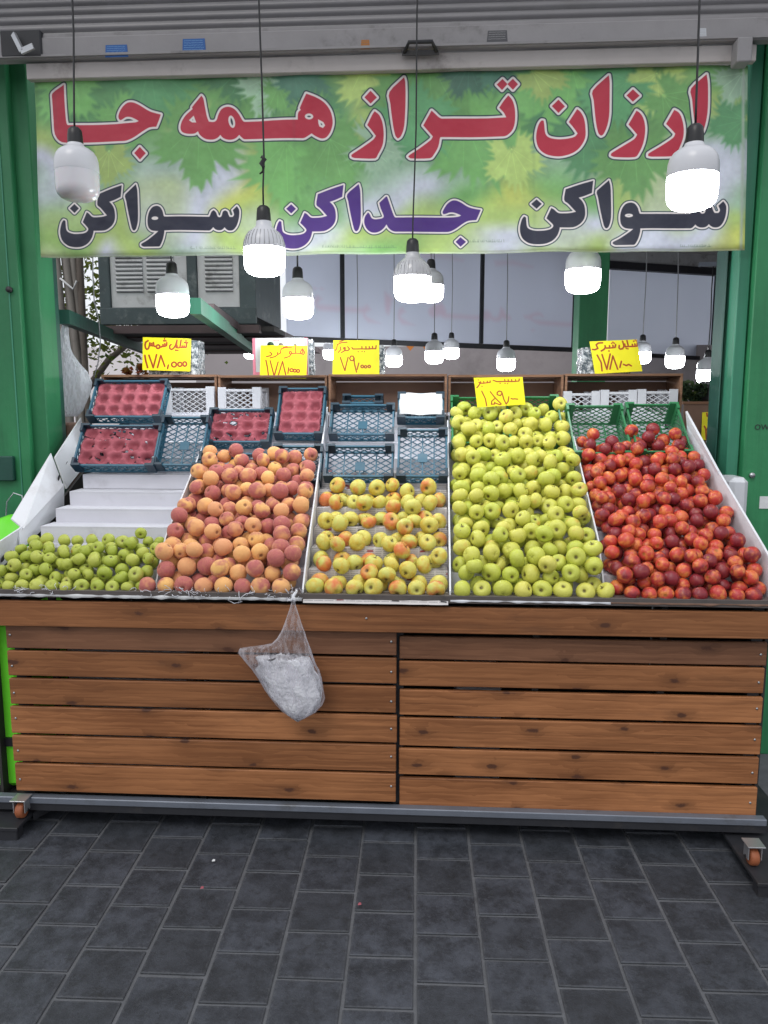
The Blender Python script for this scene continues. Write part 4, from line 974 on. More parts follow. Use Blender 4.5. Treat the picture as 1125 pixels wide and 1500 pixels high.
# ---- dividers between the bins
EDGE = [((0, 832), (96, 712), 'edge'), ((231, 807), (306, 625), ''), ((443, 850), (478, 600), ''), ((660, 870), (656, 620), ''), ((886, 822), (843, 644), ''), ((1122, 803), (1008, 612), '')]
LINES = []
for k, (p, q, _) in enumerate(EDGE):
    off = .02 if k == 0 else (.12 if k == 5 else .075)
    a, b = on_slope(p[0], p[1], off), on_slope(q[0], q[1], off)
    sx = (b.x - a.x) / (b.y - a.y); LINES.append((a.x - a.y * sx, sx))
def xline(k, Y): return LINES[k][0] + LINES[k][1] * Y
STEP, RISE, NST = .105, .0646, 11
for k, (h, mat) in {1: (.060, 'board'), 2: (.060, 'board'), 3: (.060, 'board'), 4: (.060, 'board'), 5: (.115, 'board')}.items():
    th = .003 if k < 5 else .004
    Y0_, Y1_ = (.06 if k in (1, 4) else -.030), on_slope(EDGE[k][1][0], EDGE[k][1][1], .12 if k == 5 else .075).y + (.05 if k < 5 else 0)
    def zt_(Y): return Z0 + SLOPE * Y
    f_ = .35 if k < 5 else .9
    P = [(xline(k, Y0_) - th, Y0_, .949), (xline(k, Y0_) + th, Y0_, .949), (xline(k, Y1_) + th, Y1_, zt_(Y1_) - .1), (xline(k, Y1_) - th, Y1_, zt_(Y1_) - .1),
         (xline(k, Y0_) - th, Y0_, Z0 + h * f_ + .01), (xline(k, Y0_) + th, Y0_, Z0 + h * f_ + .01), (xline(k, Y1_) + th, Y1_, zt_(Y1_) + h / CA), (xline(k, Y1_) - th, Y1_, zt_(Y1_) + h / CA)]
    # ramp the height up over the first stretch: split into two hexahedra sharing a seam
    Ym = Y0_ + .12
    mid_t = Z0 + SLOPE * Ym + h / CA
    A = [P[0], P[1], (xline(k, Ym) + th, Ym, .949), (xline(k, Ym) - th, Ym, .949), P[4], P[5], (xline(k, Ym) + th, Ym, mid_t), (xline(k, Ym) - th, Ym, mid_t)]
    B = [A[3], A[2], P[2], P[3], A[7], A[6], P[6], P[7]]
    mb = MB(); mb.add(A, [(0, 3, 2, 1), (4, 5, 6, 7), (0, 1, 5, 4), (1, 2, 6, 5), (3, 0, 4, 7)]); mb.add(B, [(0, 3, 2, 1), (4, 5, 6, 7), (1, 2, 6, 5), (2, 3, 7, 6), (3, 0, 4, 7)])
    mb.build('divider_board', M[mat], stall)
# ---- steps
for k in range(5):
    for i in range(NST + 1):
        y0_ = i * STEP - (.04 if i == 0 else 0); y1_ = (i + 1) * STEP if i < NST else 1.47
        z = Z0 + i * RISE if i < NST else 1.60
        if i == NST: y0_ = 1.16
        xa, xb = max(xline(k, y0_ + .06), XL + .04) + .0045, min(xline(k + 1, y0_ + .06), XR - .04) - .0045
        if i == 0: z0_ = z - .004
        jz = rnd.uniform(-.004, .004) if i > 0 else 0
        b = MB(); b.box((xa, y0_, z - .006 + jz), (xb, y1_ + .012, z + jz))
        if i: b.box((xa, y0_, z - RISE - .002), (xb, y0_ + .006, z - .0065 + jz))
        b.build('step_board', M['stepboard'], stall)

# ---- white boards leaning along the left end
def leaning(pts, Ys, label, holes=()):
    """pts: four picture points, far top, near top, near bottom, far bottom"""
    w = [at(p[0], p[1], y) for p, y in zip(pts, Ys)]
    n = (w[1] - w[0]).cross(w[3] - w[0]).normalized() * .004
    b = MB(); b.hexa([q - n for q in w] + [q + n for q in w])
    o = b.build('cardboard_sheet', M['board']); tag(o, label, 'cardboard', 'white boards along the left end of the stall')
    for (hx, hy, hyY, rx, ry) in holes:
        c = at(hx, hy, hyY); u = (w[1] - w[0]).normalized(); v2 = (w[3] - w[0]).normalized()
        s_ = -1 if n.dot(c - CAM) > 0 else 1
        # lay a flat dark disc on the uncut sheet, painting the hole's shade
        t_ = (w[0] - CAM).dot(n) / (c - CAM).dot(n); c = CAM + (c - CAM) * t_ + n * 1.1 * s_
        hb = MB(); ring = [c + u * rx * math.cos(a * .5236) + v2 * ry * math.sin(a * .5236) for a in range(12)]
        hb.add(ring, [tuple(range(12))]); hb.build('hole_shade_disc', M['hole'], o)
leaning([(118, 612), (80, 670), (97, 716), (128, 676)], [1.02, .72, .72, .95], 'upper short white board with a round hand hole, leaning at the left end', [(97, 681, .8, .018, .012)])
leaning([(74, 664), (16, 760), (34, 775), (92, 712)], [.66, .34, .30, .62], 'middle white board flap folded outwards at the left end of the stall', [])
leaning([(93, 708), (26, 776), (30, 806), (93, 745)], [.64, .28, .26, .60], 'middle white board wall with two hand holes behind the small green apples', [(85, 700, .6, .010, .013), (43, 765, .35, .012, .014)])
leaning([(42, 765), (-30, 812), (-36, 866), (36, 798)], [.36, .02, -.0, .32], 'lowest white board at the left end, beside the small green apples', [(3, 818, .12, .016, .014)])
ye0, ye1 = on_slope(1008, 612, .12).y, on_slope(1050, 690, .12).y
tag(MB().hexa([at(1004, 603, ye0), at(1051, 690, ye1), at(1052, 696, ye1), at(1006, 622, ye0), at(1007, 602, ye0 + .005), at(1054, 689, ye1 + .005), at(1055, 695, ye1 + .005), at(1009, 621, ye0 + .005)]).build('cardboard_sheet', M['board']),
    'loose white sheet lapped over the top of the right end board', 'cardboard')

# ---- crates
def crate_parts(w, l, h, mat, mdark, parent, dense=.024, rim=.012):
    hw = w / 2
    def lattice(P0, ex, ey, W, H, nrm, th, bw, sp):
        """diagonal bars over a W x H rectangle"""
        b = MB(); ang = math.atan2(.62, 1); 
        for sgn in (1, -1):
            d = Vector((math.cos(ang), math.sin(ang) * sgn)); nn = Vector((-d.y, d.x))
            rng_ = (abs(nn.x) * W + abs(nn.y) * H)
            c0 = min(0, nn.x * W) + min(0, nn.y * H); k = 0
            while c0 + sp * (k + .5) < c0 + rng_:
                c = c0 + sp * (k + .5); k += 1
                p0 = nn * c; ts = []
                lo, hi = -1e9, 1e9
                for a_, dd, mx in ((p0.x, d.x, W), (p0.y, d.y, H)):
                    if abs(dd) < 1e-9: continue
                    t0, t1 = (0 - a_) / dd, (mx - a_) / dd
                    if t0 > t1: t0, t1 = t1, t0
                    lo, hi = max(lo, t0), min(hi, t1)
                if hi - lo < .008: continue
                A, B = p0 + d * lo, p0 + d * hi
                b.bar(P0 + ex * A.x + ey * A.y + nrm * (.0007 * sgn), P0 + ex * B.x + ey * B.y + nrm * (.0007 * sgn), bw, th, up=nrm)
        return b
    X, Y, Z = Vector((1, 0, 0)), Vector((0, 1, 0)), Vector((0, 0, 1))
    fl = lattice(Vector((-hw, 0, .004)), X, Y, w, l, Z, .003, .0042, dense)
    for k in (1, 2, 3): fl.box((-hw + w * k / 4 - .003, .004, .0062), (-hw + w * k / 4 + .003, l - .004, .009))
    fl.box((-.022, l / 2 - .022, .0095), (.022, l / 2 + .022, .0115))
    tag(fl.build('floor_lattice', mat, parent), kind='stuff')
    for nm, P0, ex, W, nr in (('side_wall', Vector((-hw, 0, 0)), Y, l, X), ('side_wall', Vector((hw, 0, 0)), Y, l, X), ('end_wall', Vector((-hw, 0, 0)), X, w, Y), ('end_wall', Vector((-hw, l, 0)), X, w, Y)):
        ww = lattice(P0, ex, Z, W, h - .012, nr, .0025, .004, dense * .8)
        tag(ww.build(nm, mat, parent), kind='stuff')
    fr = MB(); t = .006
    for z in (0.0, h - rim):
        hh = rim if z else .008
        fr.box((-hw - t, -t, z), (hw + t, t * .3, z + hh)); fr.box((-hw - t, l - t * .3, z), (hw + t, l + t, z + hh))
        fr.box((-hw - t, t * .3 + .0005, z), (-hw + t * .3, l - t * .3 - .0005, z + hh)); fr.box((hw - t * .3, t * .3 + .0005, z), (hw + t, l - t * .3 - .0005, z + hh))
    fr.build('rim_frame', mat, parent)
    for sx in (-1, 1):
        for yy in (0, l):
            c = MB(); x0 = sx * hw; s2 = 1 if yy == 0 else -1
            c.box((min(x0 - sx * .032, x0 + sx * .009), min(yy - s2 * .009, yy + s2 * .003), .0085), (max(x0 - sx * .032, x0 + sx * .009), max(yy - s2 * .009, yy + s2 * .003), h + .010))
            c.box((min(x0 - sx * .003, x0 + sx * .0085), min(yy + s2 * .0035, yy + s2 * .032), .0087), (max(x0 - sx * .003, x0 + sx * .0085), max(yy + s2 * .0035, yy + s2 * .032), h + .0095))
            c.build('corner_post', mdark, parent)
CRATES = {}
def crate(label, xl, xr, yt, yb, h, mat, md, grp, off=None, tilt=R(22), base=.006, name='plastic_crate'):
    a, b = on_slope(xl, yb, base), on_slope(xr, yb, base)
    A = ANG + tilt; e = Vector((0, math.cos(A), math.sin(A))); n2 = Vector((0, -math.sin(A), math.cos(A)))
    w = b.x - a.x; p0 = a + n2 * h; d = ray((xl + xr) / 2, yt)
    c = CAM + d * ((p0 - CAM).dot(n2) / d.dot(n2)); l = (c - p0).dot(e)
    t = empty(name, Vector(((a.x + b.x) / 2, a.y, a.z)), (A, 0, 0))
    key = None
    crate_parts(w - .018, l - .014, h, M[mat], M[md], t)
    tag(t, label, 'crate', grp); t.name = name
    t['_w'] = w; t['_l'] = l
    return t, w, l
T, G_, Wc = 'blue green plastic crates at the top of the stall', 'green plastic crates at the top of the stall', 'white plastic crates behind the stall'
cr = {}
cr['a1'] = crate('blue green crate with a torn red pulp tray, lower of two at the far left', 112, 232, 620, 690, .058, 'teal', 'tealdark', T)
cr['a2'] = crate('blue green crate with a red pulp tray, upper one at the far left corner', 133, 241, 555, 619, .058, 'teal', 'tealdark', T)
cr['a3'] = crate('empty blue green lattice crate beside the torn red tray, under the white crates', 230, 300, 608, 689, .056, 'teal', 'tealdark', T)
cr['b1'] = crate('blue green crate with a wide red tray above the peaches, left one', 304, 398, 597, 656, .058, 'teal', 'tealdark', T)
cr['b2'] = crate('blue green crate full of peaches under the wide red tray', 290, 392, 661, 716, .056, 'teal', 'tealdark', T, base=-.025)
cr['b3'] = crate('blue green crate with a narrow red tray beside the top of the newspaper bin', 404, 475, 566, 644, .058, 'teal', 'tealdark', T)
cr['b4'] = crate('blue green crate holding peaches under the narrow red tray', 398, 472, 650, 712, .056, 'teal', 'tealdark', T, base=-.025)
cr['c1'] = crate('empty blue green lattice crate, upper left of four above the newspaper', 483, 578, 590, 645, .058, 'teal', 'tealdark', T)
cr['c2'] = crate('empty blue green lattice crate, lower left of four above the newspaper', 476, 577, 650, 706, .058, 'teal', 'tealdark', T)
cr['c3'] = crate('blue green crate covered with a sheet of white paper', 582, 651, 574, 621, .060, 'teal', 'tealdark', T)
cr['c4'] = crate('empty blue green crate below the white paper, right above the newspaper', 581, 656, 626, 706, .058, 'teal', 'tealdark', T)
cr['c5'] = crate('blue green crate mostly hidden behind the upper left empty one', 503, 562, 577, 600, .06, 'teal', 'tealdark', T, base=.012)
cr['d1'] = crate('green crate behind the yellow green apples, left of two', 660, 739, 580, 672, .105, 'greencrate', 'greencrate', G_, base=-.04, tilt=R(8))
cr['d2'] = crate('green crate behind the yellow green apples, right of two under the card', 743, 824, 579, 670, .105, 'greencrate', 'greencrate', G_, base=-.04, tilt=R(8))
cr['e1'] = crate('green crate behind the nectarines, left of two', 835, 921, 592, 690, .115, 'greencrate', 'greencrate', G_, base=-.045, tilt=R(8))
cr['e2'] = crate('green crate behind the nectarines, right of two at the end board', 925, 1006, 590, 688, .115, 'greencrate', 'greencrate', G_, base=-.045, tilt=R(8))
def white_crate(label, x0, x1, yt, yb, Y):
    a, b = at(x0, yb, Y), at(x1, yt, Y)
    t = tag(empty('plastic_crate', ((a.x + b.x) / 2, Y, a.z), (0, 0, 0)), label, 'crate', Wc)
    crate_parts(b.x - a.x, .2, b.z - a.z, M['whitecrate'], M['whitecrate'], t, dense=.026)
    t['k'] = 1
white_crate('white crate above the empty lattice crate, left of two by the red trays', 244, 311, 569, 612, 1.19)
white_crate('white crate above the peaches, right of two by the red trays', 323, 379, 570, 600, 1.19)
white_crate('leftmost of three white crates behind the green nectarine crates', 827, 876, 576, 606, 1.19)
white_crate('middle of three white crates behind the green nectarine crates', 881, 930, 574, 606, 1.19)
white_crate('rightmost of three white crates behind the green nectarine crates', 935, 990, 573, 606, 1.19)

# ---- moulded pulp trays lying in crates
def pulp_tray(label, key, nx, ny, lift, seed, torn=False, frac=(0, 1)):
    t, w, l = cr[key]; r_ = random.Random(seed); GX, GY = nx * 9, ny * 9
    w2, l2 = w - .034, (l - .03) * (frac[1] - frac[0]); v = []; f = []
    for j in range(GY + 1):
        for i in range(GX + 1):
            u, q = i / GX, j / GY
            cu, cq = (u * nx) % 1 - .5, (q * ny) % 1 - .5; ci, cj = min(int(u * nx), nx - 1), min(int(q * ny), ny - 1)
            d = math.hypot(cu, cq) * 2
            z = -.030 * (1 - min(1, d / .84) ** 3) if d < .84 else 0
            if d < .34: z += .008 * (1 - (d / .34) ** 2)
            z += .006 * max(0, 1 - abs(cq) * 2 - .3) * (1 if d > .8 else 0)
            hsh = mnoise.noise(Vector((ci * 3.1 + seed, cj * 7.7, 0)))
            z += hsh * .009 + .0028 * mnoise.noise(Vector((u * 19, q * 13, seed))) + .0014 * mnoise.noise(Vector((u * 60, q * 44, seed)))
            if abs(u - .5) > .47 or abs(q - .5) > .46: z -= .006
            v.append((-w2 / 2 + u * w2 + .0012 * mnoise.noise(Vector((u * 9, q * 9, 4 + seed))), .014 + frac[0] * l + q * l2, lift + z))
    for j in range(GY):
        for i in range(GX):
            if torn and mnoise.noise(Vector((i * .20, j * .9, seed * 1.7))) > .40 and r_.random() < .8: continue
            f.append((j * (GX + 1) + i, j * (GX + 1) + i + 1, (j + 1) * (GX + 1) + i + 1, (j + 1) * (GX + 1) + i))
    me = bpy.data.meshes.new('pulp_tray'); me.from_pydata(v, [], f); me.polygons.foreach_set('use_smooth', [True] * len(f)); me.materials.append(M['pulp'])
    o = link('pulp_tray', me, None, t.location.copy(), t.rotation_euler.copy()); tag(o, label, 'tray', 'red moulded fruit trays')
    md = o.modifiers.new('thickness', 'SOLIDIFY'); md.thickness = .0022
pulp_tray('torn red pulp tray in the lower far left crate', 'a1', 5, 3, .046, 1, True)
pulp_tray('red pulp tray with fifteen cups in the upper far left crate', 'a2', 5, 3, .046, 2)
pulp_tray('wide red pulp tray in the crate above the peaches', 'b1', 4, 3, .046, 3, True)
pulp_tray('narrow red pulp tray in the upright crate beside the newspaper bin', 'b3', 3, 4, .046, 4)
t, w, l = cr['c3']
b = MB(); n = 16; v = []; f = []
for j in range(n + 1):
    for i in range(n + 1):
        u, q = i / n, j / n
        v.append((-(w - .02) / 2 + u * (w - .02) + .004 * mnoise.noise(Vector((q * 3, 5, 0))), .008 + q * (l - .02) + .004 * mnoise.noise(Vector((u * 3, 1, 0))), .067 + .006 * mnoise.noise(Vector((u * 3, q * 3, 0))) - .012 * math.sin(math.pi * u) * math.sin(math.pi * q)))
for j in range(n):
    for i in range(n): f.append((j * (n + 1) + i, j * (n + 1) + i + 1, (j + 1) * (n + 1) + i + 1, (j + 1) * (n + 1) + i))
me = MB().add(v, f, 0, True).mesh('paper_sheet', M['paper']); o = link('paper_sheet', me, None, t.location.copy(), t.rotation_euler.copy()); o.modifiers.new('t', 'SOLIDIFY').thickness = .0008
tag(o, 'white sheet of paper lying over the upper right crate above the newspaper', 'paper')

# ---- wooden boxes on edge behind the display
zt_ = at(300, 548.5, 1.2).z
for i, (x0, x1, lab) in enumerate(((148, 317, 'leftmost wooden box on the ledge, behind the red trays'), (319, 479, 'second wooden box from the left on the ledge, behind the narrow red tray'),
                                   (481, 655, 'middle wooden box on the ledge, behind the empty blue green crates'), (657, 826, 'second wooden box from the right, behind the apple crates'), (828, 1001, 'rightmost wooden box on the ledge, behind the nectarine crates'))):
    a, b_ = at(x0, 550, 1.21), at(x1, 550, 1.21)
    zt2 = zt_ - .004 * (i % 2) ; W2 = b_.x - a.x; zb2 = 1.6015; hh = zt2 - zb2
    t = tag(empty('wooden_box', (a.x, 1.21, zb2)), lab, 'box', 'wooden fruit boxes on the rear ledge')
    MB().box((0, 0, hh - .012), (W2, .24, hh)).build('top_board', M['boxwood'], t, bevel=.001)
    for xx in (0.0, W2 - .012): MB().box((xx, .001, .0), (xx + .012, .239, hh - .0125)).build('end_board', M['boxwood'], t, bevel=.001)
    gap = .012 if i < 2 else .006
    MB().box((.0125, .228, .001), (W2 - .0125, .236, hh - .035)).build('back_board', M['boxply'], t)
    MB().box((.0125, .228, hh - .035 + gap), (W2 - .0125, .236, hh - .0126)).build('back_board', M['boxply'], t)
# ================================================================ FRUIT
def fruit_mesh(name, mat, kind, seed):
    r_ = random.Random(seed); nt, nphi = 15, 20; v = []; f = []
    lob = [(r_.uniform(.0, .028), r_.choice((2, 3, 5)), r_.uniform(0, 6.28)) for _ in range(2)]
    flat = {'apple': r_.uniform(.86, .93), 'peach': r_.uniform(.92, .99), 'nect': r_.uniform(.93, 1.02)}[kind]
    for i in range(nt + 1):
        t = math.pi * i / nt
        for k in range(nphi):
            p = 2 * math.pi * k / nphi
            x = math.sin(t); z = math.cos(t) * flat
            rr = 1 + sum(a * math.cos(m_ * p + o_) for a, m_, o_ in lob) * math.sin(t)
            if kind == 'apple':
                x *= 1 + .07 * math.cos(t); z -= .30 * math.exp(-(t / .33) ** 2); z += .17 * math.exp(-((math.pi - t) / .30) ** 2) * (1 + .25 * math.cos(5 * p))
            else:
                d = math.atan2(math.sin(p), math.cos(p)); rr *= 1 - (.075 if kind == 'peach' else .045) * math.exp(-(d / .20) ** 2) * math.sin(t) ** .5
                z -= .20 * math.exp(-(t / .30) ** 2); z -= .05 * math.exp(-((math.pi - t) / .25) ** 2)
            v.append((x * rr * math.cos(p), x * rr * math.sin(p), z))
    for i in range(nt):
        for k in range(nphi):
            a, b, c, d = i * nphi + k, (i + 1) * nphi + k, (i + 1) * nphi + (k + 1) % nphi, i * nphi + (k + 1) % nphi
            f.append((a, b, c, d))
    m = MB().add(v, f, 0, True)
    if kind == 'apple':
        dx, dy = r_.uniform(-.12, .12), r_.uniform(-.12, .12)
        m.tube([(0, 0, .50), (dx * .5, dy * .5, .72), (dx, dy, .72 + r_.uniform(.08, .26))], [.035, .03, .045], 5, 1)
    me = m.mesh(name, [M[mat], M['stem']])
    bm = bmesh.new(); bm.from_mesh(me); bmesh.ops.remove_doubles(bm, verts=bm.verts, dist=1e-5); bm.to_mesh(me); bm.free(); return me

def prof_z(Y):
    i = max(0, min(NST - 1, int(math.floor(Y / STEP)))); return Z0 + i * RISE
PY = np.concatenate([np.array([i * STEP + d for d in (.0, .03, .06, .09, .125)]) for i in range(NST)]); PZ = np.array([prof_z(y + 1e-6) for y in PY])
def base_z(Y, r):
    d2 = r * r - (PY - Y) ** 2
    ok = d2 > 0
    z = (PZ[ok] + np.sqrt(d2[ok])).max() if ok.any() else prof_z(Y) + r
    return max(z, prof_z(Y) + r if Y >= 0 else 0)
def heap(seed, k0, k1, Ymax, rmin, rmax, thr, n_max, Ymin=.0, ymax_fn=None, ymin_fn=None, cand=5000, thr_fn=None, xpad=0.0, base_extra=0.0, fl=0.0, fr_=0.0):
    r_ = np.random.default_rng(seed)
    Ys = r_.uniform(Ymin + rmin * .2, Ymax, cand); us = r_.random(cand); rs = r_.uniform(rmin, rmax, cand)
    xs = np.array([(xline(k0, y) + rr + .005 + xpad) * (1 - u) + (xline(k1, y) - rr - .005) * u for y, u, rr in zip(Ys, us, rs)])
    ok = np.ones(cand, bool)
    if ymax_fn: ok &= Ys < np.array([ymax_fn(x) for x in xs])
    if ymin_fn: ok &= Ys > np.array([ymin_fn(x) for x in xs])
    xs, Ys, rs = xs[ok], Ys[ok], rs[ok]
    zs = np.array([base_z(y, rr) + base_extra for y, rr in zip(Ys, rs)])
    th = np.array([thr_fn(x, y) for x, y in zip(xs, Ys)]) if thr_fn else np.full(len(xs), thr)
    alive = np.ones(len(xs), bool); out = []
    jit = r_.uniform(0, .012, len(xs))
    x = max(xline(k0, .03) + fl, XL + .05) + rmax + .006        # the front row is laid out one by one
    while x < min(xline(k1, .03) + fr_, XR - .02) - rmin * 1.1:
        rr = r_.uniform(rmin * 1.04, rmax); yy = rr - .046 + r_.uniform(-.004, .006)
        out.append((x, yy, Z0 + rr * .97, rr))
        d2 = (rs + rr) ** 2 * .94 - (xs - x) ** 2 - (Ys - yy) ** 2
        m_ = d2 > 0
        zs[m_] = np.maximum(zs[m_], Z0 + rr * .97 + np.sqrt(d2[m_])); x += rr * 1.97 + r_.exponential(.0035)
    while len(out) < n_max:
        h = (zs - (Z0 + SLOPE * Ys)) * CA - rs
        hh = np.where(alive & (h < th), h + jit, 9)
        i = int(hh.argmin())
        if hh[i] > 8: break
        out.append((xs[i], Ys[i], zs[i], rs[i])); alive[i] = False
        d2 = (rs + rs[i]) ** 2 * .94 - (xs - xs[i]) ** 2 - (Ys - Ys[i]) ** 2
        m_ = d2 > 0
        zs[m_] = np.maximum(zs[m_], zs[i] + np.sqrt(d2[m_]))
    return out
def rows(seed, k0, k1, treads, rmin, rmax, fill, second=.35):
    """fruit set out in rows along the treads, some stacked on a row"""
    r_ = np.random.default_rng(seed); out = []
    for i in treads:
        Y = i * STEP + rmax * 1.02 + .004 + (0 if i else -.044); x = xline(k0, Y) + rmax + .008; line = []
        while x < xline(k1, Y) - rmax * .9:
            rr = r_.uniform(rmin, rmax)
            if r_.random() < fill[i]: line.append((x, Y + r_.uniform(-.006, .010), prof_z(Y) + rr * .93, rr))
            x += rr * 1.98 + r_.exponential(.002)
        out += line
        for a, b in zip(line, line[1:]):
            if b[0] - a[0] < rmax * 2.15 and r_.random() < second:
                rr = r_.uniform(rmin, rmax); x2 = (a[0] + b[0]) / 2; y2 = Y + (.045 if i else .058)
                z2 = prof_z(Y) + rr * .9
                dd = (a[3] + rr) ** 2 - (a[0] - x2) ** 2 - (a[1] - y2) ** 2
                if dd > 0: z2 = max(z2, a[2] + math.sqrt(dd) * .97)
                zz = base_z(y2, rr)
                if all((o[0] - x2) ** 2 + (o[1] - y2) ** 2 + (o[2] - max(z2, zz)) ** 2 > (.86 * (o[3] + rr)) ** 2 for o in out): out.append((x2, y2, max(z2, zz), rr))
    return out
COUNT = {}
def place(fr, name, mat, kind, cat, group, label_fn, seed, tilt=1.0):
    meshes = [fruit_mesh(name, mat, kind, seed * 10 + i) for i in range(6)]
    r_ = random.Random(seed)
    labels = label_fn(fr)
    for (x, y, z, rr), lab in zip(fr, labels):
        o = bpy.data.objects.new(name, meshes[r_.randrange(6)]); COL.objects.link(o)
        o.location = (x, y, z); o.scale = (rr * r_.uniform(.95, 1.04), rr * r_.uniform(.95, 1.04), rr * r_.uniform(.93, 1.05))
        if kind == 'apple':
            # many lie on their side with the stalk or the eye towards the buyer
            o.rotation_euler = (r_.gauss(.5, .9), r_.gauss(0, .8), r_.uniform(0, 6.28)) if r_.random() < .6 else (r_.uniform(1.0, 2.4), r_.uniform(-.5, .5), r_.uniform(-.6, .6))
        else: o.rotation_euler = (r_.uniform(0, 6.28), r_.uniform(0, 6.28), r_.uniform(0, 6.28))
        tag(o, lab, cat, group)
    COUNT[name] = len(fr)
XW = ['against the left divider', 'near the left divider', 'left of centre', 'at the centre', 'right of centre', 'near the right divider', 'against the right divider']
YW = ['in the front row', 'behind the front row', 'in the lower part', 'below the middle', 'at middle height', 'above the middle', 'in the upper part', 'in the topmost row']
ORD = 'first second third fourth fifth sixth seventh eighth ninth tenth eleventh twelfth thirteenth fourteenth fifteenth sixteenth seventeenth eighteenth nineteenth twentieth'.split()
def zone(k0, k1, Ymax, what, where):
    def fn(fr):
        hs = [(z - (Z0 + SLOPE * y)) * CA - rr for x, y, z, rr in fr]; mh, mr = sorted(hs)[len(hs) // 2], sorted(f[3] for f in fr)[len(fr) // 2]
        front = sorted([f for f in fr if f[1] < .03 and f[2] < Z0 + f[3] * 1.25]); out = []
        for f, h in zip(fr, hs):
            x, y, z, rr = f
            if f in front and front.index(f) < len(ORD):
                out.append('%s, %s from the left in the front row, %s' % (what, ORD[front.index(f)], where)); continue
            u = (x - xline(k0, y)) / (xline(k1, y) - xline(k0, y))
            c = XW[max(0, min(6, int(u * 7)))]
            rw = YW[0] if y < .055 else YW[1] if y < .12 else YW[2 + max(0, min(5, int((y - .12) / (Ymax - .12) * 6)))]
            out.append('%s %s %s %s, %s, %s' % ('larger' if rr > mr else 'smaller', 'raised' if h > mh else 'sunken', what, rw, c, where))
        for lab in set(out):
            ii = sorted((i for i, q in enumerate(out) if q == lab), key=lambda i: fr[i][0])
            if 1 < len(ii) < 6:
                for i, wd in zip(ii, {2: ['left', 'right'], 3: ['leftmost', 'middle', 'rightmost'], 4: ['leftmost', 'left', 'right', 'rightmost'], 5: ['leftmost', 'left', 'middle', 'right', 'rightmost']}[len(ii)]): out[i] = wd + ' ' + lab
        return out
    return fn
# 1 small green apples, heaped low in the first bin
ytop1 = on_slope(150, 778, .03).y
f1 = heap(3, 0, 1, ytop1, .023, .0285, .020, 190, ymax_fn=lambda x: ytop1 - .02, thr_fn=lambda x, y: .036 if y < ytop1 * .6 else .016, fr_=-.055)
place(f1, 'green_apple', 'smallapple', 'apple', 'apple', 'small green apples in the first bin', zone(0, 1, ytop1, 'green apple', 'first bin'), 1)
# 2 peaches
yt2l = on_slope(340, 674, .05).y
f2 = heap(5, 1, 2, yt2l, .0315, .0368, .045, 240, thr_fn=lambda x, y: .068 if y < .75 else .055, fl=-.05)
place(f2, 'peach', 'peach', 'peach', 'peach', 'peaches in the second bin', zone(1, 2, yt2l, 'fuzzy peach', 'second bin'), 2)
# 3 two-tone apples in rows on newspaper
f3 = heap(7, 2, 3, STEP * 4.9, .0325, .0372, .02, 78, thr_fn=lambda x, y: .024)
place(f3, 'two_tone_apple', 'twotone', 'apple', 'apple', 'yellow and red apples on newspaper', zone(2, 3, .6, 'yellow-and-red apple', 'newspaper bin'), 3)
# 4 yellow-green apples
yt4 = on_slope(740, 600, .07).y
f4 = heap(9, 3, 4, yt4, .0315, .0368, .05, 300, thr_fn=lambda x, y: .074, fr_=.045)
place(f4, 'yellow_green_apple', 'goldapple', 'apple', 'apple', 'yellow green apples in the fourth bin', zone(3, 4, yt4, 'yellow-green apple', 'fourth bin'), 4)
# 5 nectarines
yt5 = on_slope(900, 640, .06).y
f5 = heap(13, 4, 5, yt5, .0265, .0318, .055, 300, cand=6000, ymax_fn=lambda x: yt5 + .05 * math.sin(x * 14), thr_fn=lambda x, y: .066 if y < .9 else .05, fl=.045)
place(f5, 'nectarine', 'nectarine', 'nect', 'nectarine', 'nectarines in the last bin', zone(4, 5, yt5, 'red nectarine', 'last bin'), 5)
print('FRUIT', COUNT, ytop1, yt2l, yt4, yt5)
# ================================================================ NEWSPAPER, PAPER LIPS, CARDS, LAMPS, BAGS
rnd = random.Random(33)
def news_art(seed):
    r = np.random.default_rng(seed); c = Canvas(640, 128, (.80, .785, .78)); x = 6
    while x < 630:
        cw = r.uniform(26, 44); kind = r.random()
        if kind < .16: c.poly([(x, 8), (x + cw, 8), (x + cw, 60), (x, 60)], tuple(r.choice([(.30, .28, .29), (.55, .22, .26), (.42, .43, .46)]) for _ in [0])[0] if False else [(.34, .32, .33), (.58, .28, .31), (.42, .43, .46)][r.integers(3)], alpha=.7)
        for y in range(6, 124, 5):
            if kind < .16 and y < 64: continue
            xx = x
            while xx < x + cw - 4:
                w = r.uniform(2, 6); c.stroke([(xx, y), (xx + w, y)], 1.6, (.33, .32, .33), alpha=.55); xx += w + r.uniform(1.2, 3)
        if r.random() < .25:
            for y in range(20, 120, 14): c.stroke([(x + 6, y), (x + cw - 8, y + r.uniform(-3, 3))], 4.2, [(.18, .17, .18), (.55, .18, .2)][r.integers(2)], alpha=.7)
        x += cw + 5
    return c.a * .96
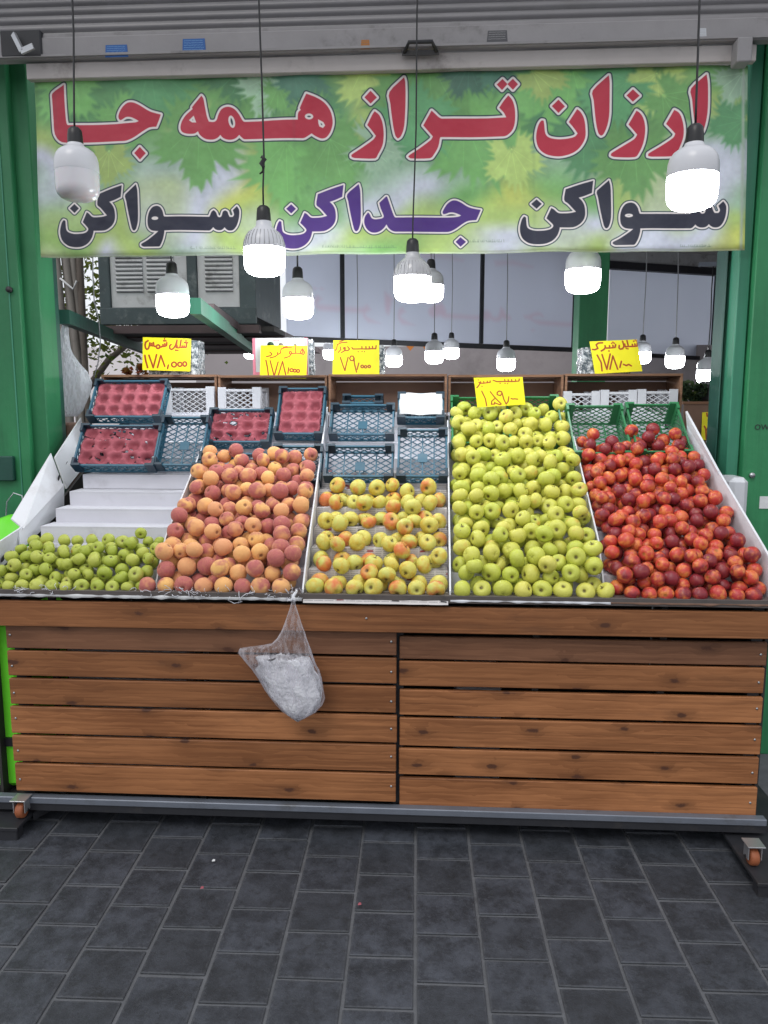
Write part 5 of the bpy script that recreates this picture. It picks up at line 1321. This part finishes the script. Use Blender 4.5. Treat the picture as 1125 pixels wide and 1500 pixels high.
for i in range(7):
    y0_ = i * STEP; z = Z0 + i * RISE
    xa, xb = xline(2, y0_ + .06) + .008, xline(3, y0_ + .06) - .008
    nx = 40; prof = [(.001 if i else -.038, -.062 if i else -.002), (-.0035, -.004), (-.002, .0062), (.03, .0068), (.128, .0068)] if i else [(-.060, -.012), (-.042, .007), (-.02, .0085), (.03, .0065), (.128, .0065)]
    v = []; f = []; uv = []
    L = [0]
    for a, b in zip(prof, prof[1:]): L.append(L[-1] + math.hypot(a[0] - b[0], a[1] - b[1]))
    for j, (dy, dz) in enumerate(prof):
        for k in range(nx + 1):
            u = k / nx; nz = .0035 * mnoise.noise(Vector((u * 7, i * 3.3, j * .7))) if (j or i) else .006 * mnoise.noise(Vector((u * 6, 9, 0)))
            v.append((xa + (xb - xa) * u, y0_ + dy - (abs(nz) + (0.0018 if i else 0)) * (1 if j < 3 else 0) + (0 if j < 4 else 0), z + dz + abs(nz) * (.8 if j > 1 else 0) + (.004 if i and j > 0 else 0))); uv.append((u, L[j] / L[-1]))
    for j in range(len(prof) - 1):
        for k in range(nx): f.append((j * (nx + 1) + k, j * (nx + 1) + k + 1, (j + 1) * (nx + 1) + k + 1, (j + 1) * (nx + 1) + k))
    me = bpy.data.meshes.new('newspaper'); me.from_pydata(v, [], f); ul = me.uv_layers.new(name='UVMap')
    for l_ in me.loops: ul.data[l_.index].uv = uv[l_.vertex_index]
    me.polygons.foreach_set('use_smooth', [j in (0, 2) for j in range(len(prof) - 1) for _ in range(nx)]); me.materials.append(printed('newsprint', news_art(40 + i), .85))
    o = link('newspaper', me); tag(o, ['folded newspaper lip along the front edge under the two tone apples', 'newspaper on the second step of the two tone apple bin', 'newspaper on the third step of the two tone apple bin',
        'newspaper on the fourth step of the two tone apple bin', 'newspaper on the fifth step of the two tone apple bin', 'newspaper sheet just above the top row of two tone apples', 'newspaper sheet under the empty blue green crates'][i], 'newspaper', 'newspaper lining the third bin')
# thin paper lips on the front edge of the other bins
def lip(label, k0, k1, mat, seed, h=.012):
    xa, xb = max(xline(k0, 0), XL), min(xline(k1, 0), XR); n = 60; v = []; f = []
    for j, (dy, dz) in enumerate(((-.053, -h * .55), (-.047, .010 + h * .2), (-.02, .0075), (.03, .004))):
        for k in range(n + 1):
            u = k / n; q = mnoise.noise(Vector((u * 14 + seed, j * .4, seed)))
            v.append((xa + (xb - xa) * u, dy + .003 * q, Z0 + dz + .005 * q * (1 if j < 3 else .3)))
    for j in range(3):
        for k in range(n): f.append((j * (n + 1) + k, j * (n + 1) + k + 1, (j + 1) * (n + 1) + k + 1, (j + 1) * (n + 1) + k))
    o = link('paper_strip', MB().add(v, f, 0, True).mesh('paper_strip', mat)); tag(o, label, 'paper strip', 'paper strips along the front edge')
    o.modifiers.new('t', 'SOLIDIFY').thickness = .0008
lip('crumpled white paper edge in front of the small green apples', 0, 1, M['paper'], 1.3)
lip('crumpled white paper edge in front of the peaches', 1, 2, M['paper'], 4.1)
lip('thin grey board edge in front of the yellow green apples', 3, 4, M['board'], 7.7, .004)
lip('thin brown board edge in front of the nectarines', 4, 5, M['boxply'], 9.2, .002)
b = MB()
for i in range(150):
    px = rnd.choice((rnd.uniform(195, 300), rnd.uniform(300, 440), rnd.uniform(395, 445), rnd.uniform(20, 110)))
    p = at(px, rnd.uniform(864, 872), -.045); p.z = Z0 + rnd.uniform(.006, .020); p.y = rnd.uniform(-.056, -.02)
    d = Vector((rnd.gauss(0, 1), rnd.gauss(0, .5), rnd.gauss(0, .45))).normalized(); pts = [p]
    for k in range(5): d = (d + Vector((rnd.gauss(0, .6), rnd.gauss(0, .5), rnd.gauss(0, .5)))).normalized(); q = pts[-1] + d * .008; q.z = max(q.z, Z0 + .003); pts.append(q)
    b.tube(pts, rnd.uniform(.0008, .0016), 4)
tag(b.build('shredded_paper', M['crumple']), 'white curly shreds of packing paper along the front edge below the peaches', 'shreds', kind='stuff')
b = MB()
b.tube([at(372, 868, -.05), at(360, 870, -.06), at(352, 876, -.062), at(349, 884, -.062), at(355, 881, -.063), at(343, 884, -.063), at(334, 879, -.062), at(337, 874, -.06)], .0016, 5)
b.tube([at(350, 866, -.05), at(350, 873, -.062), at(353, 881, -.063)], .0013, 5)
b.tube([at(276, 866, -.05), at(277, 873, -.062)], .0014, 5)
tag(b.build('white_string', M['crumple']), 'loose white string hanging over the front edge below the peaches', 'string')

# ---- price cards and the wrapped cartons that hold them up
LABC = ['first yellow price card from the left, on the box above the far left tray', 'yellow price card before a pink edged carton', 'yellow price card in the middle, showing 79 thousand', 'tilted yellow price card hanging over the green apple crates', 'yellow price card over the nectarines, bent at its right side', 'partly hidden yellow price card low behind the right end board']
YC = [1.27, 1.26, 1.27, .85, 1.27, 1.93]
zled = zt_ + .0006
for k, c0 in enumerate(CARDS):
    ox, oy, s = c0['o']; q = [(ox + x * s, oy + y * s) for x, y in c0['q']]
    Y = YC[k]; lean = .02
    P = [at(q[0][0], q[0][1], Y + lean), at(q[1][0], q[1][1], Y + lean), at(q[2][0], q[2][1], Y), at(q[3][0], q[3][1], Y)]
    if k in (0, 1, 2, 4):
        dz = min(P[2].z, P[3].z) - zled
        if k != 1:
            for p in P: p.z -= dz if dz < 0 else 0
    o = uvbox_plane('price_card', P[3], P[2], P[1], P[0], printed('yellow card %d' % k, card_art(k), .55), None, .0015)
    tag(o, LABC[k], 'price card', 'yellow handwritten price cards')
def wrapped(label, x0, x1, yt, Y, dep, mat='wrap', zb_=None, name='wrapped_carton'):
    a, b_ = at(x0, yt, Y), at(x1, yt, Y); zb_ = zled if zb_ is None else zb_
    me = MB().box((0, 0, 0), (b_.x - a.x, dep, a.z - zb_))
    me_ = me.mesh(name, M[mat]); bm = bmesh.new(); bm.from_mesh(me_); bmesh.ops.subdivide_edges(bm, edges=bm.edges, cuts=9, use_grid_fill=True)
    for v in bm.verts:
        if v.co.z > .004: v.co += Vector((mnoise.noise(v.co * 40 + Vector((x0, 0, 0))), mnoise.noise(v.co * 37 + Vector((0, x0, 0))) * .6, mnoise.noise(v.co * 43 + Vector((0, 0, x0))))) * .006
    bm.to_mesh(me_); bm.free(); o = link(name, me_, None, (a.x, Y, zb_)); tag(o, label, 'carton', 'clear wrapped cartons propping the price cards'); return o
wrapped('clear wrapped carton propping the far left price card', 216, 289, 499, 1.30, .13)
wrapped('clear wrapped carton behind the pink edged one, second card', 392, 458, 498, 1.37, .07)
wrapped('clear wrapped carton propping the middle price card', 492, 562, 506, 1.30, .13)
wrapped('clear wrapped carton propping the nectarine price card', 853, 925, 509, 1.30, .13)
# printed carton standing on edge, its lettering upside down
a, b_ = at(371, 540, 1.295), at(450, 495, 1.295)
t = tag(empty('printed_carton', (a.x, 1.295, zled)), 'white and pink printed fruit carton standing upside down behind the second price card', 'carton')
W2, H2 = b_.x - a.x, b_.z - zled
pink = plain('pink carton print', (.72, .22, .30, 1), .5, .05, 5)
MB().box((0, 0, 0), (W2, .055, H2)).build('carton_body', M['paper'], t, bevel=.002)
MB().box((-.001, -.0022, .0), (.013, .0, H2)).build('edge_band', pink, t); MB().box((W2 - .016, -.0022, .0), (W2 + .001, .0, H2)).build('edge_band', pink, t); MB().box((.0135, -.002, .0), (W2 - .0165, -.0003, .014)).build('edge_band', pink, t)
redink = plain('red carton lettering', (.28, .03, .05, 1), .5)
text_mesh('Full Of Vitamin', .0185, redink, 'carton_lettering', t, (W2 * .57, -.0008, H2 - .014), (R(90), R(180), 0))
for (cx_, w_) in ((.33, .018), (.52, .013), (.78, .008)):
    bb = MB(); bb.tube([(W2 * cx_, -.0004, H2 - .036), (W2 * cx_, -.0022, H2 - .036)], w_, 14); bb.build('printed_fruit', M['herb'] if w_ > .015 else M['bark'], t)

# ---- hanging LED lamps
D = .155
def lamp_mesh():
    dif = MB().lathe([(.0, -1.29), (.16, -1.285), (.30, -1.26), (.40, -1.215), (.462, -1.14), (.488, -1.05), (.497, -.95), (.5, -.64)], 32)
    hou = MB().lathe([(.5, -.638), (.503, -.63), (.50, -.60), (.485, -.49), (.44, -.36), (.36, -.25), (.26, -.17), (.20, -.12), (.185, -.02), (.18, .0)], 32)
    soc = MB().lathe([(.175, -.03), (.178, .02), (.17, .18), (.155, .30), (.10, .36), (.03, .38), (.0, .38)], 18)
    rib = MB()
    for k in range(28):
        a = 2 * math.pi * k / 28; d = Vector((math.cos(a), math.sin(a), 0)); pr = [(.506, -.62), (.49, -.49), (.445, -.36), (.365, -.25)]
        rib.tube([d * r_ + Vector((0, 0, z)) for r_, z in pr], .009, 4)
    dome = MB().lathe([(.5, -.638), (.503, -.62), (.502, -.50), (.492, -.38), (.462, -.27), (.40, -.18), (.31, -.115), (.225, -.075), (.19, -.03), (.18, .0)], 32)
    return dif, hou, soc, rib, dome
dif, hou, soc, rib, dome = lamp_mesh()
for g_ in (dif, hou, soc, rib, dome): g_.v = [(x * D, y * D, z * D) for x, y, z in g_.v]
me_d = dif.mesh('diffuser', M['glow']); me_u = dif.mesh('diffuser', M['opal']); me_h = dome.mesh('housing', M['whitelamp']); me_k = hou.mesh('housing', M['whitelamp']); me_hc = hou.mesh('housing', M['clearlamp']); me_s = soc.mesh('socket', M['blackplastic']); me_r = rib.mesh('ribs', M['clearlamp'])
def lamp(label, cx, ybot, w, ceil_z, cordx=None, Y=None, lit=True, clear=False, cord='blackplastic', knot=False):
    if Y is None:
        # distance from the lamp's width in the picture
        dist = FPX * D / w; dr = ray(cx, ybot - w * .4); Y = CAM.y + dist * dr.y
    p = at(cx, ybot, Y); z = p.z + 1.29 * D
    t = tag(empty('hanging_lamp', (p.x, Y, z)), label, 'lamp', 'hanging LED lamps')
    link('diffuser', me_d if lit else me_u, t); link('housing', me_hc if clear else (me_k if knot else me_h), t); link('socket', me_s, t)
    if clear or knot: link('ribs', me_r, t)['kind'] = 'stuff'
    top = ceil_z - z; dx = 0
    if cordx is not None: dx = (at(cordx[0], cordx[1], Y).x - p.x) / max(.01, (at(cordx[0], cordx[1], Y).z - z)) * top
    b = MB(); s0 = .38 * D
    pts = [Vector((0, 0, s0 - .004)), Vector((dx * .03, 0, s0 + (top - s0) * .05)), Vector((dx * .35 + .004, 0, s0 + (top - s0) * .35)), Vector((dx * .7 - .003, 0, s0 + (top - s0) * .7)), Vector((dx, 0, top))]
    if knot: pts.insert(2, Vector((dx * .1 + .006, 0, s0 + (top - s0) * .14)))
    b.tube(pts, .0036 if Y < 1 else .0045, 6); b.build('cord', M[cord], t)
    if knot:
        kz = at(386, 238, Y).z - z
        k_ = MB(); k_.tube([(dx * .12 - .004, -.004, kz + .02), (dx * .12 + .008, 0, kz + .012), (dx * .12 - .006, .003, kz - .004), (dx * .12 + .004, -.003, kz - .016), (dx * .12 - .002, 0, kz - .034), (dx * .12 - .012, 0, kz - .04)], [.007, .010, .008, .007, .004, .003], 6)
        k_.build('tape_knot', M['blackplastic'], t)
    return Y
HZ = 3.55
yA = lamp('unlit white lamp at the far left before the banner', 115, 295, 62, HZ, (106, 20), lit=False)
yB = lamp('lit lamp on a knotted black cord before the banner, left of centre', 388, 405, 60, HZ, (380, 20), knot=True, clear=False)
yC = lamp('large lit lamp nearest the viewer, right before the banner', 1012, 308, 72, HZ, (1022, 20))
yD = lamp('lit lamp with clear ribbed top hanging before the banner centre', 604, 443, 53, HZ, (612, 20), Y=.56, clear=True)
lamp('lit lamp hanging before the cooler at the left', 254, 465, 48, 3.54, Y=.95)
lamp('lit lamp below the banner beside the leftmost dark frame bar', 437, 468, 47, 3.54, Y=1.2, cord='blackplastic')
lamp('lit lamp partly behind the one with the clear ribbed top', 631, 443, 37, 3.54, cord='greycord')
lamp('lit lamp half hidden by the banner foot, before the green column', 853, 430, 50, 3.54, Y=.86)
lamp('lit lamp peeping out behind the left edge of the middle price card', 484, 527, 25, 3.54, Y=5.6, cord='greycord')
lamp('lit lamp hidden behind the middle price card, its black socket above it', 524, 543, 26, 3.54, (523, 390), Y=4.2, cord='greycord')
lamp('small lit lamp just right of the middle price card', 577, 538, 24, 3.54, cord='greycord', Y=4.6)
lamp('lit lamp on a grey cord in the back centre', 636, 533, 26, 3.54, (636, 390), cord='greycord', Y=3.9)
lamp('lit lamp right behind the one on a grey cord in the back centre', 661, 526, 23, 3.54, cord='greycord', Y=5.0)
lamp('lit lamp on a grey cord above the tilted price card', 741, 544, 27, 3.54, (743, 390), cord='greycord')
lamp('lit lamp peeping out right of the nectarine price card', 940, 533, 24, 3.54, cord='greycord', Y=4.4)
lamp('lit lamp on a wavy grey cord before the blank banner back', 988, 540, 27, 3.54, (993, 390), cord='greycord')
lamp('lowest lit lamp at the back by the right post', 1035, 562, 25, 2.7, cord='blackplastic', Y=3.4)
lamp('small lit lamp seen left of the second price card', 368, 526, 22, 3.54, cord='greycord', Y=5.8)
# rails above the picture that carry the front lamps, and short hooks for the low one
t = tag(empty('lamp_rail', (0, 0, HZ)), 'steel rails under the awning that carry the front lamps', 'rail')
for y in (yA, yB, yC, yD): MB().box((-2.0, y - .018, 0), (2.0, y + .018, .03)).build('cross_rail', M['galv'], t)
for x in (-2.0, 1.97): MB().box((x, -.6, .031), (x + .03, .9, .06)).build('side_rail', M['galv'], t)
for x in (-2.0, 1.97): MB().box((x, .86, -.3), (x + .03, .9, .03)).build('bracket', M['galv'], t)
tag(MB().box((at(1020, 470, 3.4).x, 3.38, 2.67), (at(1100, 470, 3.4).x, 3.42, 2.7)).build('lamp_bar', M['galv']), 'thin bar carrying the lowest lamp inside by the right post', 'bar')

# ---- clear bag of crumpled plastic hanging from the front edge
ROWS_ = [(878, 428, 431), (890, 425, 434), (902, 421, 438), (914, 417, 441.5), (926, 412, 446), (936, 406, 449), (944, 398, 452), (948, 378, 453.5), (951, 352, 455), (958, 350, 457), (964, 356, 459), (972, 362, 462), (981, 370, 467), (991, 377, 470), (1001, 383, 472), (1012, 389, 474), (1022, 396, 476), (1032, 404, 472), (1042, 414, 463), (1050, 425, 450), (1055, 432, 441)]
def bag(rows_, Yc_, name, mat, label, depth=.5, n=44, pleat=.02, seed=0, parent=None, jig=0.0):
    v = []; f = []
    for j, (y, xl_, xr_) in enumerate(rows_):
        a, b_ = at(xl_, y, Yc_), at(xr_, y, Yc_); c = (a + b_) / 2; rx = (b_.x - a.x) / 2; ry = min(rx, .058) * depth + .003
        for k in range(n):
            p = 2 * math.pi * k / n; q = 1 + pleat * math.cos(k * 9.3 + seed) * (1 if j < len(rows_) * .7 else .5) + jig * mnoise.noise(Vector((math.cos(p) * 2, math.sin(p) * 2, j * .8 + seed)))
            v.append((c.x + rx * math.cos(p) * min(q, 1.03), c.y - .0 + ry * math.sin(p) * q * 1.0, c.z + jig * .03 * mnoise.noise(Vector((k * .6, j, seed)))))
    for j in range(len(rows_) - 1):
        for k in range(n): f.append((j * n + k, j * n + (k + 1) % n, (j + 1) * n + (k + 1) % n, (j + 1) * n + k))
    f.append(tuple((len(rows_) - 1) * n + k for k in range(n)))
    o = MB().add(v, f, 0, True).build(name, M[mat], parent)
    return o
YB = -.105
pb = tag(empty('plastic_bag', at(430, 876, YB)), 'clear bag of crumpled white plastic tied to the front edge, hanging over the planks', 'bag')
ib = pb.matrix_basis.inverted() if False else None
def reparent(o, p): o.parent = p; o.location = -Vector(p.location)
o = bag(ROWS_, YB, 'film_skin', 'film', '', .55, 56, .035, 1); reparent(o, pb)
inner = [(y, xl_ + (2 + max(0, (1000 - y)) * .10), xr_ - 3 - max(0, (985 - y)) * .14) for y, xl_, xr_ in ROWS_ if y > 960]
inner = [(962, 392, 440)] + inner
for i_, r_ in enumerate(inner): inner[i_] = (r_[0], max(r_[1], 375), r_[2])
o = bag(inner, YB, 'crumpled_filling', 'crumple', '', .5, 64, .05, 2, None, .45)
reparent(o, pb)
b = MB(); k0 = at(430, 876, YB)
b.tube([Vector((0, .055, .018)), Vector((.006, .03, .016)), Vector((-.002, 0, .006)), Vector((-.006, -.004, -.008)), Vector((-.016, -.006, -.006)), Vector((-.022, -.004, -.010))], [.004, .0045, .007, .006, .004, .003], 6)
b.tube([Vector((0, 0, .004)), Vector((.004, -.003, -.01)), Vector((0, 0, -.02))], [.006, .006, .004], 6)
b.build('knot', M['crumple'], pb)

# ---- milky bag behind the left post
RW = [(468, 93, 97), (480, 90, 100), (495, 86, 101), (510, 82, 103), (522, 82, 108), (532, 82, 116), (545, 82, 127), (560, 82, 134), (575, 82, 132), (590, 83, 127), (602, 85, 121), (610, 92, 112)]
yb_ = 1.25
pb2 = tag(empty('plastic_bag', at(95, 468, yb_)), 'pale milky plastic bag hanging just inside the left post', 'bag')
o = bag(RW, yb_, 'film_skin', 'filmmilky', '', .6, 48, .06, 5, None, .2); reparent(o, pb2)
b = MB(); b.tube([Vector((0, 0, -.004)), Vector((-.02, -.02, .03)), Vector((-.09, -.10, .05))], .004, 5); b.build('tie', M['crumple'], pb2)
p = at(98, 628, 1.2)
tag(MB().box((p.x - .16, 1.12, 1.15), (p.x + .05, 1.36, p.z + .03)).build('brown_carton', M['boxply'], bevel=.01), 'brown carton low behind the left post under the milky bag', 'carton')
tag(MB().box((p.x - .17, 1.10, .0), (p.x + .06, 1.38, 1.1495)).build('storage_stand', M['dark'], bevel=.01), 'dark stand behind the left post that carries a brown carton', 'stand')
# white container between the right post and the end board
a, b_ = at(1068, 742, .62), at(1092, 700, .62)
m_ = MB(); m_.box((0, 0, 0), (b_.x - a.x + .02, .16, b_.z))
o = m_.build('white_canister', M['whitelamp'], bevel=.02, loc=(a.x, .62, 0)); tag(o, 'white plastic canister between the right end board and the post', 'canister')
a, b_ = at(1036, 652, 1.7), at(1060, 630, 1.7)
m_ = MB(); m_.lathe([(.0, -.045), (.03, -.04), (.045, -.01), (.035, .03), (.01, .045), (.004, .06)], 16); o = m_.build('small_bag', M['crumple'], loc=(at(1047, 641, 1.7).x, 1.7, at(1047, 645, 1.7).z))
tag(o, 'small knotted white bag below the half hidden price card', 'bag')
tag(MB().box((at(1030, 650, 1.7).x, 1.62, 0), (at(1075, 650, 1.7).x, 1.80, o.location.z - .044)).build('storage_stand', M['dark'], bevel=.008), 'dark stand under the small white bag by the right post', 'stand')

# ---- lime green bin and cloth at the left end
xg0, xg1 = at(-80, 1000, .12).x, at(64, 1000, .12).x
t = tag(empty('lime_bin', (xg0, .06, 0)), 'bright lime green plastic bin standing at the left end of the stall', 'bin')
MB().box((0, .0, .12), (lx0 - xg0 - .006, .42, at(5, 911, .06).z)).build('bin_body', M['lime'], t, bevel=.02)
MB().box((.02, .03, .0), (lx0 - xg0 - .03, .38, .119)).build('bin_base', M['blackplastic'], t, bevel=.01)
MB().box((-.01, -.012, .30), (lx0 - xg0 - .01, -.0005, .335)).build('band', M['blackplastic'], t)
v = []; f = []; n = 18; top = [at(-60, 775, .62), at(60, 742, .62)]; bot = [at(-60, 868, .30), at(40, 800, .30)]
for j in range(n + 1):
    for i in range(n + 1):
        u, w_ = i / n, j / n; p = (bot[0] * (1 - u) + bot[1] * u) * (1 - w_) + (top[0] * (1 - u) + top[1] * u) * w_
        p = p + Vector((0, .02 * mnoise.noise(Vector((u * 5, w_ * 3, 1))), .02 * mnoise.noise(Vector((u * 6, w_ * 4, 0))))); v.append(p)
for j in range(n):
    for i in range(n): f.append((j * (n + 1) + i, j * (n + 1) + i + 1, (j + 1) * (n + 1) + i + 1, (j + 1) * (n + 1) + i))
o = MB().add(v, f, 0, True).build('lime_sheet', M['lime']); o.modifiers.new('t', 'SOLIDIFY').thickness = .003
tag(o, 'crumpled lime green plastic sheet behind the white boards at the left', 'sheet')
tag(MB().box((xg0, .32, 0), (at(55, 800, .5).x, .75, at(20, 800, .4).z - .03)).build('side_stand', M['dark'], bevel=.01), 'dark stand under the lime sheet at the left end', 'stand')
b = MB()
b.tube([at(8, 770, .77), at(10, 735, .77), at(20, 722, .76), at(32, 726, .76), at(36, 745, .76)], .003, 5)
tag(b.build('white_wire', M['crumple']), 'thin white wire loop against the left green post', 'wire')
# boxes kept under the stall, seen through the slits
for x0, x1, y0, y1, l in ((100, 275, 945, 1000, 'white foam box stored behind the left planks'), (668, 735, 1000, 1058, 'white foam box stored behind the right planks')):
    a, b_ = at(x0, y1, .12), at(x1, y0, .12)
    tag(MB().box((a.x, .12, .0905), (b_.x, .40, b_.z)).build('foam_box', M['stepboard'], bevel=.006), l, 'box')
# bits dropped on the pavement
for px, py, l, mt in ((293, 1302, 'tiny pink scrap lying on the pavers left of centre', 'pulp'), (524, 1326, 'tiny red scrap lying on a paver joint near the centre', 'pulp'), (310, 1262, 'tiny white crumb on the pavers left of centre', 'paper')):
    p = at_z(px, py, .0165); b = MB(); b.add([(0, 0, 0), (.012, .002, .001), (.010, .009, .004), (.001, .008, .002), (.005, .005, .007)], [(0, 1, 4), (1, 2, 4), (2, 3, 4), (3, 0, 4), (3, 2, 1, 0)])
    tag(b.build('litter', M[mt], loc=p), l, 'litter')
for o in bpy.data.objects:
    for k in ('_w', '_l', 'k'):
        if k in o: del o[k]
